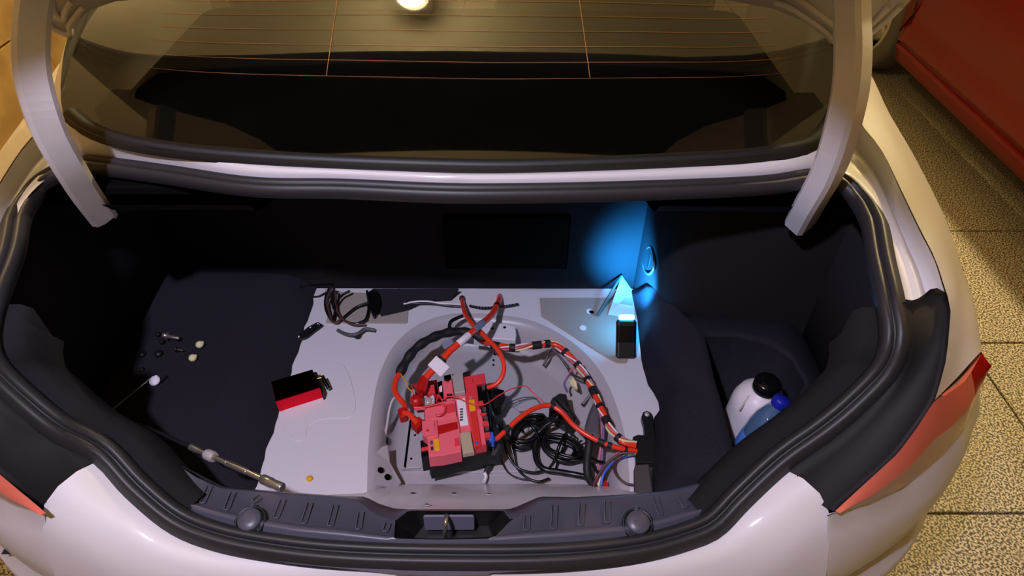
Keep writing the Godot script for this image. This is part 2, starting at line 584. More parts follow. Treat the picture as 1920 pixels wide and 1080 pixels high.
func build_flank(s: int) -> void:
	# the wing
	var inner := curve(sides(fender_inner(), s), N)
	var outer := curve(sides(fender_outer(), s), N)
	var crest := between(inner, outer, 0.42)
	for i in N:
		crest[i] = crest[i] + Vector3(0, (0.02 + 0.06 * absf(inner[i].y - outer[i].y)) * (1.0 - pow(i / float(N - 1), 6)), 0)
	var st := tool()
	loft_smooth(st, [inner, crest, outer, shift(outer, Vector3(0.012 * s, -0.15, 0)), shift(outer, Vector3(-0.02 * s, -0.5, 0))], 24)
	obj("wing", st, M.white, car)
	# the drain channel between seal and wing
	var ring_part := curve(sides([Vector3(0.6461, 1.05, -0.9844), Vector3(0.6732, 1.045, -0.979), Vector3(0.7026, 1.03, -0.9366), Vector3(0.6977, 1.02, -0.8673), Vector3(0.6779, 1.01, -0.7847), Vector3(0.6646, 1.003, -0.7312), Vector3(0.6597, 0.998, -0.7065)], s), 30)
	var edge := curve(sides([Vector3(0.7349, 1.065, -1.1118), Vector3(0.7508, 1.05, -1.0329), Vector3(0.7477, 1.03, -0.9148), Vector3(0.753, 1.01, -0.8509), Vector3(0.7521, 1, -0.7919), Vector3(0.7465, 0.99, -0.746), Vector3(0.7426, 0.985, -0.7207)], s), 30)
	st = tool()
	var d := Vector3.DOWN
	loft(st, [shift(ring_part, d * 0.012), between(ring_part, edge, 0.22, d * 0.012), between(ring_part, edge, 0.27, d * 0.022), between(ring_part, edge, 0.52, d * 0.026), between(ring_part, edge, 0.57, d * 0.021), between(ring_part, edge, 0.78, d * 0.026), between(ring_part, edge, 0.83, d * 0.036), between(ring_part, edge, 0.96, d * 0.036), between(ring_part, edge, 0.985, d * 0.012), shift(edge, d * 0.003)])
	obj("drain_channel", st, M.white, car)
	# dark trim behind the tail lamp
	var ta := [Vector3(0.6519, 1.008, -0.7374), Vector3(0.6559, 0.995, -0.6883), Vector3(0.6537, 0.97, -0.6438), Vector3(0.6437, 0.93, -0.6192), Vector3(0.607, 0.88, -0.5966), Vector3(0.5673, 0.84, -0.579), Vector3(0.5111, 0.79, -0.5594)]
	var tb := [Vector3(0.6555, 1, -0.6919), Vector3(0.6856, 0.998, -0.702), Vector3(0.7213, 0.995, -0.7284), Vector3(0.7413, 0.988, -0.7303), Vector3(0.7414, 0.98, -0.7042), Vector3(0.725, 0.97, -0.6669), Vector3(0.7035, 0.95, -0.6176), Vector3(0.6789, 0.926, -0.5746), Vector3(0.6535, 0.896, -0.5485), Vector3(0.6308, 0.866, -0.5284), Vector3(0.5978, 0.826, -0.5116), Vector3(0.5587, 0.776, -0.4934)]
	if s < 0:
		ta = mir(ta)
		ta[-1] = Vector3(-0.5276, 0.79, -0.5761)
		ta[-2] = Vector3(-0.57, 0.84, -0.5994)
		tb = mir(tb)
		tb[-1] = Vector3(-0.5737, 0.776, -0.508)
	var a := curve(ta, 30)
	var b := curve(tb, 30)
	st = tool()
	loft(st, [shift(a, d * 0.01), between(a, b, 0.2, d * 0.002), between(a, b, 0.28, d * 0.01), between(a, b, 0.75, d * 0.012), between(a, b, 0.9, d * 0.006), b, shift(b, d * 0.03)])
	var o := obj("lamp_trim", st, M.trim_dark, car)
	o.set_meta("label", "dark plastic trim between seal and tail lamp")
	# the tail lamp
	var seam := lamp_seam()
	var up := poly([Vector3(0.8792, 0.832, -0.7264)] + seam + lamp_trim_edge().slice(1), 40)
	var low := poly(lamp_low(), 40)
	up = sides(up, s)
	low = sides(low, s)
	var rows := []
	for k in 9:
		var t := k / 8.0
		var row := []
		for i in 40:
			var p: Vector3 = (up[i] as Vector3).lerp(low[i], t)
			var bulge := sin(PI * t) * 0.007
			row.append(p + Vector3(0.6 * s, 0.3, 0.6) * bulge)
		rows.append(row)
	var under := []
	for i in 40:
		under.append(up[i] + (Vector3(-0.012 * s, -0.02, -0.018) if i < 20 else Vector3(0, -0.01, 0)))
	rows[0] = up
	var lamp := tool()
	loft(lamp, [under, shift(up, Vector3(0, -0.001, 0))])
	var clear := tool()
	var tip := tool()
	for k in 8:
		for i in 39:
			var target := tip if i < 9 else (lamp if k < 4 else clear)
			quad(target, rows[k][i], rows[k][i + 1], rows[k + 1][i + 1], rows[k + 1][i])
	var holder := obj("tail_lamp", lamp, M.lens_orange, car)
	obj("red_lens", tip, M.lens_red, holder)
	st = tool()
	var lip := shift(up.slice(0, 22), Vector3(0, -0.005, 0))
	loft(st, [lip, shift(lip, Vector3(-0.03 * s, -0.012, -0.05))])
	obj("lamp_gap_backing", st, M.black, holder)  # added dark backing that reads as the shut gap above the lamp
	obj("clear_lens", clear, M.lens_clear, holder)

# a point in the plane of the rear window
func wz(x: float, z: float) -> Vector3:
	return Vector3(x, 1.06 - 0.52 * (z + 0.96), z)

func build_deck() -> void:
	# painted strip between window and boot opening, running out into the rear pillars
	var far := [Vector3(0.0045, 1.0584, -0.957)] + [Vector3(0.0992, 1.0586, -0.9573), Vector3(0.3845, 1.0642, -0.9681), Vector3(0.5202, 1.0692, -0.9777), Vector3(0.6137, 1.0789, -0.9964)]
	var win: Array = far + [wz(0.645, -1.025), wz(0.682, -1.07), wz(0.7, -1.16), wz(0.695, -1.32), wz(0.64, -1.6)]
	var near: Array = [Vector3(0.0048, 1.044, -0.939), Vector3(0.0992, 1.044, -0.9395), Vector3(0.3853, 1.044, -0.954), Vector3(0.5331, 1.044, -0.9681), Vector3(0.622, 1.044, -0.9889), Vector3(0.659, 1.046, -0.9911), Vector3(0.7349, 1.065, -1.1118)] + [Vector3(0.757, 1.115, -1.25), Vector3(0.765, 1.17, -1.45), Vector3(0.76, 1.25, -1.7)]
	var win_left: Array = [Vector3(0.0045, 1.0584, -0.957), Vector3(-0.1842, 1.0619, -0.9636), Vector3(-0.353, 1.0663, -0.9721), Vector3(-0.488, 1.0732, -0.9853), Vector3(-0.5807, 1.0825, -1.0034), Vector3(-0.6298, 1.0921, -1.0218), Vector3(-0.6654, 1.1043, -1.0453)] + [wz(-0.7, -1.16), wz(-0.695, -1.32), wz(-0.64, -1.6)]
	var near_left: Array = [Vector3(0.0048, 1.044, -0.939), Vector3(-0.1851, 1.044, -0.9526), Vector3(-0.3283, 1.044, -0.9584), Vector3(-0.4828, 1.044, -0.9929), Vector3(-0.608, 1.044, -1.0201), Vector3(-0.6518, 1.046, -1.0272)] + mir(near.slice(6))
	for s in [1, -1]:
		var a := curve(win if s > 0 else win_left, N)
		var b := curve(near if s > 0 else near_left, N)
		var st := tool()
		loft(st, [shift(a, Vector3(0, -0.012, 0.0)), between(a, b, 0.35, Vector3(0, -0.004, 0)), between(a, b, 0.72, Vector3(0, 0.002, 0)), b, shift(b, Vector3(0, -0.02, -0.004))])
		obj("rear_deck", st, M.white, car)

func build_bumper() -> void:
	var st := tool()
	var top := curve([Vector3(-0.5276, 0.79, -0.5761), Vector3(-0.4758, 0.75, -0.5395), Vector3(-0.4103, 0.715, -0.5027), Vector3(-0.3428, 0.705, -0.4809), Vector3(-0.2455, 0.7, -0.4644), Vector3(-0.1501, 0.7, -0.4545), Vector3(0.0016, 0.7, -0.4484), Vector3(0.1762, 0.7, -0.451), Vector3(0.287, 0.7, -0.4627), Vector3(0.3602, 0.705, -0.4788), Vector3(0.4069, 0.715, -0.4936), Vector3(0.4518, 0.74, -0.5255), Vector3(0.5111, 0.79, -0.5594)], N)
	var e1 := curve([Vector3(-0.572, 0.776, -0.5122), Vector3(-0.52, 0.736, -0.489), Vector3(-0.46, 0.706, -0.474), Vector3(-0.32, 0.684, -0.452), Vector3(0, 0.673, -0.438), Vector3(0.32, 0.684, -0.452), Vector3(0.46, 0.706, -0.474), Vector3(0.51, 0.736, -0.486), Vector3(0.5525, 0.776, -0.5103)], N)
	var e2 := curve([Vector3(-0.594, 0.66, -0.47), Vector3(-0.46, 0.625, -0.438), Vector3(-0.3, 0.6, -0.412), Vector3(0, 0.585, -0.395), Vector3(0.3, 0.6, -0.412), Vector3(0.45, 0.625, -0.436), Vector3(0.576, 0.66, -0.462)], N)
	var e3 := curve([Vector3(-0.66, 0.32, -0.46), Vector3(0, 0.3, -0.4), Vector3(0.64, 0.32, -0.45)], N)
	loft_smooth(st, [shift(top, Vector3(0, -0.012, 0)), between(top, e1, 0.15, Vector3(0, -0.003, 0)), e1, e2, e3], 20)
	obj("bumper_centre", st, M.white, car)
	for s in [1, -1]:
		var low: Array = sides(poly([Vector3(0.925, 0.82, -0.95)] + lamp_low() + [Vector3(0.554, 0.769, -0.4932) if s > 0 else Vector3(0.571, 0.769, -0.505)], N), s)
		var rows := [low]
		for p in [[0.004, -0.012], [0.022, -0.05], [0.03, -0.12], [0.028, -0.19], [0.016, -0.215], [0.012, -0.23], [0.04, -0.255], [0.045, -0.3], [0.02, -0.5]]:
			var row := []
			for i in N:
				var a: Vector3 = low[maxi(i - 1, 0)]
				var b: Vector3 = low[mini(i + 1, N - 1)]
				var t := Vector3(b.x - a.x, 0, b.z - a.z).normalized()
				var o := Vector3(-t.z, 0, t.x)
				if o.z + o.x * s < 0:
					o = -o
				var q: Vector3 = Vector3(low[i].x, 0.78 + (low[i].y - 0.78) * 0.3, low[i].z) + o * p[0] + Vector3(0, p[1], 0)
				var hy := clampf(0.776 - q.y, 0.0, 0.46)
				var end := Vector3((0.551 + 0.2 * hy) * s, q.y, -0.494 + 0.27 * minf(hy, 0.116)) + Vector3(-0.019 if s < 0 else 0.0, 0, -0.008 if s < 0 else 0.0)
				row.append(q.lerp(end, smoothstep(N - 16, N - 2, i)))
			rows.append(row)
		st = tool()
		loft(st, rows)
		var corner := obj("bumper_corner", st, M.white, car)
		st = tool()
		var strip := []
		for k in [5, 6]:
			var row := []
			for i in range(20, 38):
				row.append((rows[k][i] as Vector3) + Vector3(0.003 * s, 0.002, 0.004))
			strip.append(row)
		loft(st, strip)
		obj("rear_reflector", st, M.lens_red, corner)

func build_window() -> void:
	# glass: its lower edge is curved, it rises forwards
	var base: Array = [Vector3(-0.1842, 1.0619, -0.9636), Vector3(-0.353, 1.0663, -0.9721), Vector3(-0.488, 1.0732, -0.9853), Vector3(-0.5807, 1.0825, -1.0034), Vector3(-0.6298, 1.0921, -1.0218), Vector3(-0.6654, 1.1043, -1.0453)]
	base.reverse()
	base = base + [Vector3(0.0044, 1.0589, -0.9579), Vector3(0.0992, 1.0586, -0.9573), Vector3(0.3845, 1.0642, -0.9681), Vector3(0.5202, 1.0692, -0.9777), Vector3(0.6137, 1.0789, -0.9964)] + [wz(0.645, -1.025), wz(0.682, -1.07)]
	var low := curve(base, 60)
	var high := []
	for i in 60:
		var u := i / 59.0 * 2.0 - 1.0
		high.append(Vector3(u * 0.56, 1.46 - 0.03 * u * u, -1.72 - 0.03 * (1 - u * u)))
	var rows := []
	for k in 28:
		var t := k / 27.0
		var row := between(low, high, t)
		for i in 60:
			var u := i / 59.0 * 2.0 - 1.0
			# the sides run straight up the pillars
			row[i] = row[i] + Vector3(signf(u) * 0.035 * pow(absf(u), 8) * sin(PI * minf(t * 2.2, 1.0)), sin(PI * t) * 0.02 * (1 - u * u), 0)
		rows.append(row)
	var st := tool()
	loft(st, rows)
	var pane := obj("rear_window", st, M.glass, car)
	for k in range(5, 22):
		st = tool()
		var line := []
		var base_row: Array = rows[k]
		for i in range(5, 55):
			line.append((base_row[i] as Vector3) + Vector3(0, 0.0012, 0.0006))
		tube(st, line, 0.0003, 5)
		obj("heating_wire", st, M.wire, pane)
	for col in [19, 39]:
		st = tool()
		var line := []
		for k in range(5, 27):
			line.append((rows[k][col] as Vector3) + Vector3(0, 0.0012, 0.0006))
		tube(st, line, 0.00045, 5)
		obj("heating_wire", st, M.wire, pane)
	# rubber along the lower edge
	st = tool()
	var low2 := curve(base, 70)
	var r := []
	for p in [[0.026, 0.004], [0.018, 0.008], [0.008, 0.007], [0.001, 0.001], [-0.001, -0.014]]:
		var row := []
		for i in low2.size():
			var c := Vector3(0, 1.2, -1.5)
			var w: Vector3 = (c - low2[i])
			w.y = 0
			w = w.normalized()
			row.append(low2[i] + w * p[0] + Vector3(0, p[1], 0))
		r.append(row)
	loft(st, r)
	obj("window_rubber", st, M.window_rubber, car)
	# what lies under the glass
	st = tool()
	rbox(st, Transform3D(Basis(), Vector3(0, 1.0, -1.4)), Vector3(1.42, 0.02, 0.86), 0.05, 0.004)
	obj("parcel_shelf", st, M.liner, car)
	for s in [-1, 1]:
		st = tool()
		rbox(st, at(Vector3(0.36 * s, 1.08, -1.88), 0, 14), Vector3(0.6, 0.42, 0.16), 0.06, 0.03)
		obj("seat_back", st, M.pad, car)
	# roof and side panels close the cabin
	st = tool()
	rbox(st, Transform3D(Basis(), Vector3(0, 1.46, -2.5)), Vector3(1.15, 0.03, 1.5), 0.1, 0.01)
	obj("roof", st, M.white, car)

# ---------------------------------------------------------------- inside of the boot
func well_rim() -> Array:
	return curve([Vector3(-0.1753, 0.5, -0.6804), Vector3(-0.1882, 0.5, -0.7782), Vector3(-0.1966, 0.5, -0.8921), Vector3(-0.1929, 0.5, -0.9972), Vector3(-0.1676, 0.5, -1.0865), Vector3(-0.1158, 0.5, -1.1506), Vector3(-0.0398, 0.5, -1.1823), Vector3(0.0656, 0.5, -1.1787), Vector3(0.1441, 0.5, -1.1619), Vector3(0.2074, 0.5, -1.1237), Vector3(0.2666, 0.5, -1.0627), Vector3(0.3063, 0.5, -0.9892), Vector3(0.3289, 0.5, -0.8988), Vector3(0.3368, 0.5, -0.8029), Vector3(0.3294, 0.5, -0.6871)], 60)

func well_row(rim: Array, inward: float, h: float) -> Array:
	var out := []
	for i in rim.size():
		var t: Vector3 = (rim[mini(i + 1, rim.size() - 1)] - rim[maxi(i - 1, 0)]).normalized()
		var o := Vector3(-t.z, 0, t.x)
		out.append(Vector3(rim[i].x, h, rim[i].z) + o * inward)
	return out

func build_boot() -> void:
	var rim := well_rim()
	var zr: float = rim[0].z
	var outline := [Vector3(-0.45, 0.5, zr), Vector3(-0.45, 0.5, -1.34), Vector3(0.46, 0.5, -1.34), Vector3(0.46, 0.5, zr)]
	var back := rim.duplicate()
	back.reverse()
	var st := tool()
	plate(st, outline + back, 0.002, 0.0002)
	var o := obj("boot_floor", st, M.primer, car)
	o.set_meta("label", "bare pale painted metal boot floor")
	st = tool()
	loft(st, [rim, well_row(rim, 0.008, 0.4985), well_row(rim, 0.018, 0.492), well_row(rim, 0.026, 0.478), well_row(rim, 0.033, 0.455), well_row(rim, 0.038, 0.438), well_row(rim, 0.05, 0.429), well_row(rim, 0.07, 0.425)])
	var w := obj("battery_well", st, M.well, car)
	w.set_meta("label", "deep rounded well in the metal boot floor")
	st = tool()
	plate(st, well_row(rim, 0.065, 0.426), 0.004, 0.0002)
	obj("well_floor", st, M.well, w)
	# pressed shapes
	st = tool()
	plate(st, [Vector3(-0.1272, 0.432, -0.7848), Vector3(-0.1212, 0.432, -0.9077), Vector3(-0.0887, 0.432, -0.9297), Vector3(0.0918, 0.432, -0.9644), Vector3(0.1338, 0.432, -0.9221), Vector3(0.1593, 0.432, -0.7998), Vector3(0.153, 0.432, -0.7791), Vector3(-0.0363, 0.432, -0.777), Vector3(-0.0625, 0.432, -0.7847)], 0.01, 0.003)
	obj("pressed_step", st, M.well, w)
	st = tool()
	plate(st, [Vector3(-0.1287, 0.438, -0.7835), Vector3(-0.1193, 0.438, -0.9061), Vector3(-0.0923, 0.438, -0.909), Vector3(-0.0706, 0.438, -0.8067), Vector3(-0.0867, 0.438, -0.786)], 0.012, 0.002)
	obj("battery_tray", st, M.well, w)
	st = tool()
	plate(st, [Vector3(-0.1234, 0.4392, -0.7865), Vector3(-0.1241, 0.4392, -0.9081), Vector3(-0.1194, 0.4392, -0.9081), Vector3(-0.1186, 0.4392, -0.784)], 0.002, 0.0003)
	obj("tray_slot", st, M.hole, w)
	for p in [Vector3(-0.1081, 0.4385, -0.8659), Vector3(-0.1099, 0.4385, -0.8064)]:
		st = tool()
		lathe(st, at(p), [Vector2(0.0025, 0), Vector2(0.0025, 0.0006)], 12)
		obj("screw_hole", st, M.hole, w)
	st = tool()
	for pts in [[Vector3(0.1014, 0.428, -0.9119), Vector3(0.1051, 0.428, -0.9311), Vector3(0.1136, 0.428, -0.9356), Vector3(0.1342, 0.428, -0.937)], [Vector3(0.087, 0.428, -0.9222), Vector3(0.0954, 0.428, -0.9207), Vector3(0.1038, 0.428, -0.9119)]]:
		tube(st, curve(pts, 12), 0.0015, 6)
	obj("pressed_line", st, M.grey, w)
	for p in [Vector3(0.0619, 0.435, -1.1068), Vector3(0.0595, 0.432, -1.0903), Vector3(0.0596, 0.43, -1.0765)]:
		st = tool()
		rbox(st, at(p, 0, 60), Vector3(0.008 if p.z < -1.12 else 0.004, 0.003, 0.004), 0.001, 0.0005)
		obj("slot_hole", st, M.hole, w)
	# bracket with two holes on the rim of the well
	st = tool()
	plate(st, [Vector3(0.0138, 0.505, -1.1222), Vector3(0.0296, 0.507, -1.1529), Vector3(0.0789, 0.507, -1.142), Vector3(0.1124, 0.507, -1.1311), Vector3(0.1147, 0.505, -1.1063), Vector3(0.112, 0.504, -1.0898), Vector3(0.0475, 0.504, -1.095), Vector3(0.0133, 0.504, -1.1002)], 0.03, 0.0015)
	var br := obj("rim_bracket", st, M.primer, car)
	for p in [Vector3(0.0573, 0.5072, -1.1237), Vector3(0.0867, 0.5072, -1.1273)]:
		st = tool()
		lathe(st, at(p), [Vector2(0.0035, 0), Vector2(0.0035, 0.0008)], 12)
		obj("bracket_hole", st, M.hole, br)
	# upright bracket in the corner of the well
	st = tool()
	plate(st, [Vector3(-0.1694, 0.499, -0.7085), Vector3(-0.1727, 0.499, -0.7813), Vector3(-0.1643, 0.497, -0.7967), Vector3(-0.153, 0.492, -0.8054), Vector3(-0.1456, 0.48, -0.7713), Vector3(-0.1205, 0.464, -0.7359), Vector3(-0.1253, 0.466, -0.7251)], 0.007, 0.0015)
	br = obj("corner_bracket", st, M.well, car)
	for p in [Vector3(-0.1594, 0.4935, -0.7428), Vector3(-0.1456, 0.4835, -0.7334)]:
		st = tool()
		lathe(st, at(p, 0, 0, -28), [Vector2(0.006, 0), Vector2(0.006, 0.0035)], 16)
		obj("bracket_hole", st, M.hole, br)
	# stamped raised field of the floor
	st = tool()
	plate(st, curve([Vector3(-0.3858, 0.5012, -0.8842), Vector3(-0.399, 0.5012, -1.0105), Vector3(-0.3827, 0.5012, -1.0186), Vector3(-0.2908, 0.5012, -1.0202), Vector3(-0.2745, 0.5012, -1.0105), Vector3(-0.2293, 0.5012, -0.8841), Vector3(-0.2406, 0.5012, -0.8645), Vector3(-0.2884, 0.5012, -0.8618), Vector3(-0.311, 0.5012, -0.8523), Vector3(-0.3225, 0.5012, -0.8387), Vector3(-0.3181, 0.5012, -0.8188), Vector3(-0.3272, 0.5012, -0.8057), Vector3(-0.3513, 0.5012, -0.8109), Vector3(-0.38, 0.5012, -0.8428)], 60, true), 0.0034, 0.0032)
	obj("pressed_field", st, M.primer, car)
	# cross panel that closes the well towards the sill
	var low := poly([Vector3(-0.3958, 0.5, -0.6786), Vector3(-0.2753, 0.5, -0.6828), Vector3(-0.1745, 0.5, -0.6883), Vector3(-0.1786, 0.445, -0.7368), Vector3(-0.1498, 0.43, -0.7509), Vector3(-0.035, 0.428, -0.7531), Vector3(0.1467, 0.428, -0.7527), Vector3(0.2787, 0.43, -0.7499), Vector3(0.3083, 0.445, -0.7345), Vector3(0.3278, 0.5, -0.6906), Vector3(0.4405, 0.5, -0.6869)], 60)
	var top := poly([Vector3(-0.3491, 0.6, -0.6034), Vector3(-0.2394, 0.6, -0.6031), Vector3(-0.1429, 0.62, -0.5894), Vector3(-0.1001, 0.63, -0.5787), Vector3(-0.0105, 0.635, -0.5708), Vector3(0.0998, 0.635, -0.5706), Vector3(0.1462, 0.63, -0.5791), Vector3(0.2261, 0.62, -0.5855), Vector3(0.2986, 0.62, -0.5883), Vector3(0.4056, 0.6, -0.6065)], 60)
	st = tool()
	loft(st, [low, between(low, top, 0.12, Vector3(0, 0.006, 0.0)), between(low, top, 0.62), between(low, top, 0.66, Vector3(0, 0, 0.004)), top])
	br = obj("cross_panel", st, M.primer, car)
	var facing := Vector3(0, 0.66, -0.75)
	for q in [[Vector3(-0.0853, 0.5137, -0.6776), 0.0062], [Vector3(-0.0076, 0.5143, -0.6771), 0.0058], [Vector3(0.0581, 0.5188, -0.6732), 0.004], [Vector3(-0.0473, 0.5903, -0.6102), 0.0042]]:
		st = tool()
		lathe(st, along(q[0] + facing * 0.0015, facing), [Vector2(q[1] + 0.0015, -0.001), Vector2(q[1] + 0.0015, 0.0006), Vector2(q[1], 0.0012), Vector2(q[1], 0.0006)], 18)
		obj("panel_hole", st, M.well, br)
		st = tool()
		lathe(st, along(q[0] + facing * 0.002 + Vector3(-0.0012, 0, 0), facing), [Vector2(q[1] * 0.86, 0), Vector2(q[1] * 0.86, 0.0006)], 18)
		obj("hole_opening", st, M.hole, br)
	# thin grey beige patches lying on the boot floor
	st = tool()
	plate(st, [Vector3(-0.3527, 0.503, -1.2608), Vector3(-0.1546, 0.503, -1.249), Vector3(-0.1493, 0.503, -1.1513), Vector3(-0.1525, 0.503, -1.1458), Vector3(-0.3463, 0.503, -1.1474), Vector3(-0.3483, 0.503, -1.2036)], 0.003, 0.001)
	o = obj("grey_beige_patch", st, M.pad, car)
	o.set_meta("label", "thin grey beige patch under the coiled black cables")
	st = tool()
	plate(st, [Vector3(0.1757, 0.503, -1.2375), Vector3(0.1771, 0.503, -1.172), Vector3(0.3366, 0.503, -1.0235), Vector3(0.3458, 0.503, -1.0186), Vector3(0.3654, 0.503, -1.0186), Vector3(0.3721, 0.503, -1.0316), Vector3(0.4044, 0.503, -1.1353), Vector3(0.4111, 0.503, -1.2379)], 0.003, 0.001)
	o = obj("grey_beige_patch", st, M.pad, car)
	o.set_meta("label", "thin grey beige patch under the small black torch")
	for q in [Vector3(0.2965, 0.504, -1.1861), Vector3(0.2757, 0.504, -1.1288)]:
		st = tool()
		lathe(st, at(q), [Vector2(0.0085, 0), Vector2(0.0085, 0.0012), Vector2(0.008, 0.0016)], 20)
		obj("pale_disc", st, M.label, o)
	st = tool()
	lathe(st, at(Vector3(0.3013, 0.506, -1.1822)), [Vector2(0.0055, 0), Vector2(0.0055, 0.0006)], 16)
	obj("floor_hole", st, M.hole, o)
	# carpets
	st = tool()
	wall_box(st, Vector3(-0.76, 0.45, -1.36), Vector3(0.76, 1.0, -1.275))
	var bl := obj("back_lining", st, M.lining, car)  # darker than the carpet: shade from the front lip put into the colour
	st = tool()
	rbox(st, at(Vector3(0.0916, 0.6529, -1.271)), Vector3(0.3, 0.16, 0.012), 0.01, 0.004)
	obj("hatch_panel", st, M.liner, bl)
	for q in [[Vector3(-0.4334, 0.52, -1.2439), Vector3(-0.4139, 0.56, -1.2411), Vector3(-0.3543, 0.56, -1.2452), Vector3(-0.3667, 0.51, -1.2491), Vector3(-0.382, 0.505, -1.2405), Vector3(-0.399, 0.505, -1.2385)], [Vector3(-0.2575, 0.515, -1.2437), Vector3(-0.2421, 0.53, -1.2432), Vector3(-0.0285, 0.53, -1.2435), Vector3(-0.0486, 0.51, -1.2257), Vector3(-0.1085, 0.508, -1.2219), Vector3(-0.1582, 0.506, -1.1874), Vector3(-0.2147, 0.506, -1.1685), Vector3(-0.2392, 0.51, -1.206)]]:
		st = tool()
		plate(st, q, 0.006, 0.002)
		obj("carpet_flap", st, M.carpet, bl)
	for s in [-1, 1]:
		var plan := curve(sides([Vector3(0.75, 0.97, -1.36), Vector3(0.75, 0.97, -1.0), Vector3(0.735, 0.96, -0.84), Vector3(0.69, 0.93, -0.7), Vector3(0.645, 0.86, -0.62), Vector3(0.58, 0.78, -0.575), Vector3(0.46, 0.7, -0.535)], s), 40)
		var foot := []
		for p in plan:
			foot.append(Vector3(p.x, 0.45, p.z))
		st = tool()
		loft(st, [shift(plan, Vector3(0.004 * s, 0, 0.004)), plan, foot, shift(foot, Vector3(0.004 * s, 0, 0.004))])
		obj("side_lining", st, M.lining, car)
	st = tool()
	var rows := []
	for p in [[-0.393, 0.502], [-0.397, 0.507], [-0.408, 0.511], [-0.43, 0.53], [-0.47, 0.545], [-0.54, 0.55], [-0.76, 0.556]]:
		var row := []
		for i in 40:
			var z := -1.34 + 0.8 * i / 39.0
			row.append(Vector3(p[0] + (0.002 * sin(i * 1.1) + 0.0015 * sin(i * 2.3) - 0.012 * maxf(0.0, -z - 1.2) / 0.1 * 0.3 if p[0] > -0.42 else 0.0), p[1] + 0.004 * sin(i * 0.35) * (1.0 if p[0] < -0.42 else 0.0), z))
		rows.append(row)
	loft(st, rows)
	o = obj("floor_carpet", st, M.carpet, car)
	o.set_meta("label", "dark carpet beside the bare metal floor, strewn with bolts")
	# right side: wheel tower, then a low box with a pocket
	st = tool()
	var path := curve([Vector3(0.418, 0, -1.35), Vector3(0.418, 0, -1.27), Vector3(0.432, 0, -1.19), Vector3(0.449, 0, -1.11), Vector3(0.465, 0, -1.085), Vector3(0.5, 0, -1.065), Vector3(0.64, 0, -1.04), Vector3(0.78, 0, -1.03)], 40)
	loft(st, [shift(path, Vector3(0, 0.45, 0)), shift(path, Vector3(0, 0.6, 0)), shift(path, Vector3(0, 0.8, 0)), shift(path, Vector3(0.01, 1.0, 0))])
	o = obj("wheel_tower", st, M.lining, car)
	st = tool()
	tube(st, curve([Vector3(0.426, 0.655, -1.2385), Vector3(0.428, 0.6849, -1.2152), Vector3(0.43, 0.6767, -1.1822), Vector3(0.43, 0.6613, -1.1682), Vector3(0.428, 0.623, -1.19), Vector3(0.426, 0.6064, -1.227), Vector3(0.425, 0.6139, -1.2442)], 24, true), 0.0035, 8)
	var hook := obj("lashing_ring", st, M.steel, o)
	st = tool()
	rbox(st, at(Vector3(0.431, 0.6468, -1.2146), 10, 0, 90), Vector3(0.05, 0.008, 0.018), 0.008, 0.002)
	obj("ring_plate", st, M.black, hook)
	st = tool()
	var edge := poly([Vector3(0.4107, 0.505, -1.2558), Vector3(0.4109, 0.505, -1.1553), Vector3(0.4003, 0.505, -1.0168), Vector3(0.4045, 0.505, -0.9509), Vector3(0.4193, 0.505, -0.9121), Vector3(0.4196, 0.505, -0.8805), Vector3(0.4022, 0.505, -0.8582), Vector3(0.3925, 0.505, -0.7994), Vector3(0.3799, 0.505, -0.749), Vector3(0.3706, 0.505, -0.6671)] + [Vector3(0.5, 0.505, -0.6), Vector3(0.76, 0.505, -0.6), Vector3(0.76, 0.505, -1.1), Vector3(0.46, 0.505, -1.13)], 72)
	var pocket := poly([Vector3(0.5079, 0.64, -0.9683), Vector3(0.5005, 0.64, -0.8591), Vector3(0.5006, 0.64, -0.7729), Vector3(0.4952, 0.64, -0.6735), Vector3(0.5528, 0.64, -0.6957), Vector3(0.6432, 0.64, -0.7993), Vector3(0.6811, 0.64, -0.8481), Vector3(0.6706, 0.64, -0.9143), Vector3(0.6491, 0.64, -0.9409), Vector3(0.6291, 0.64, -0.9561), Vector3(0.5747, 0.64, -0.9746), Vector3(0.5183, 0.64, -0.9746)], 72)
	var up1 := between(edge, pocket, 0.06)
	var up2 := between(edge, pocket, 0.3)
	for i in 72:
		up1[i].y = 0.53
		up2[i].y = 0.612
	var deep := []
	var mid := Vector3.ZERO
	for p in pocket:
		mid += p / 72.0
	for p in pocket:
		deep.append(Vector3(lerpf(p.x, mid.x, 0.05), 0.46, lerpf(p.z, mid.z, 0.05)))
	var rim2 := between(pocket, deep, 0.04)
	loft(st, [edge, shift(edge, Vector3(0, 0.008, 0)), up1, between(up1, up2, 0.5, Vector3(0, 0.012, 0)), up2, between(up2, pocket, 0.8), pocket, rim2, deep], true)
	fan(st, deep)
	o = obj("side_box", st, M.carpet, car)
	o.set_meta("label", "carpeted side box with a pocket that holds bottles")
	# panels round the hinge arms
	for s in [-1, 1]:
		st = tool()
		var r0 := []
		var r1 := []
		var r2 := []
		for i in 12:
			var x := lerpf(0.36, 0.745, i / 11.0)
			r0.append(Vector3(x * s, 0.975, -0.965))
			r1.append(Vector3(x * s, 0.945, -0.992))
			r2.append(Vector3(x * s, 0.82 + 0.06 * (1.0 - i / 11.0), -1.15 - 0.04 * (1.0 - i / 11.0)))
		loft_smooth(st, [r0, r1, r2, shift(r2, Vector3(0, -0.02, -0.17))], 14)
		o = obj("hinge_cover", st, M.carpet, car)
		st = tool()
		rbox(st, at(Vector3(0.652 * s, 0.935, -1.003), 0, 48), Vector3(0.06, 0.006, 0.05), 0.02, 0.001)
		obj("hinge_slot", st, M.hole, o)
	# carpeted rim under the seal
	var ring := opening()
	var keep := []
	for i in ring.size():
		if ring[i].y > 0.711 and ring[i].y < 1.0:
			keep.append(i)
	var a1 := inset(ring, 0.04, -0.01)
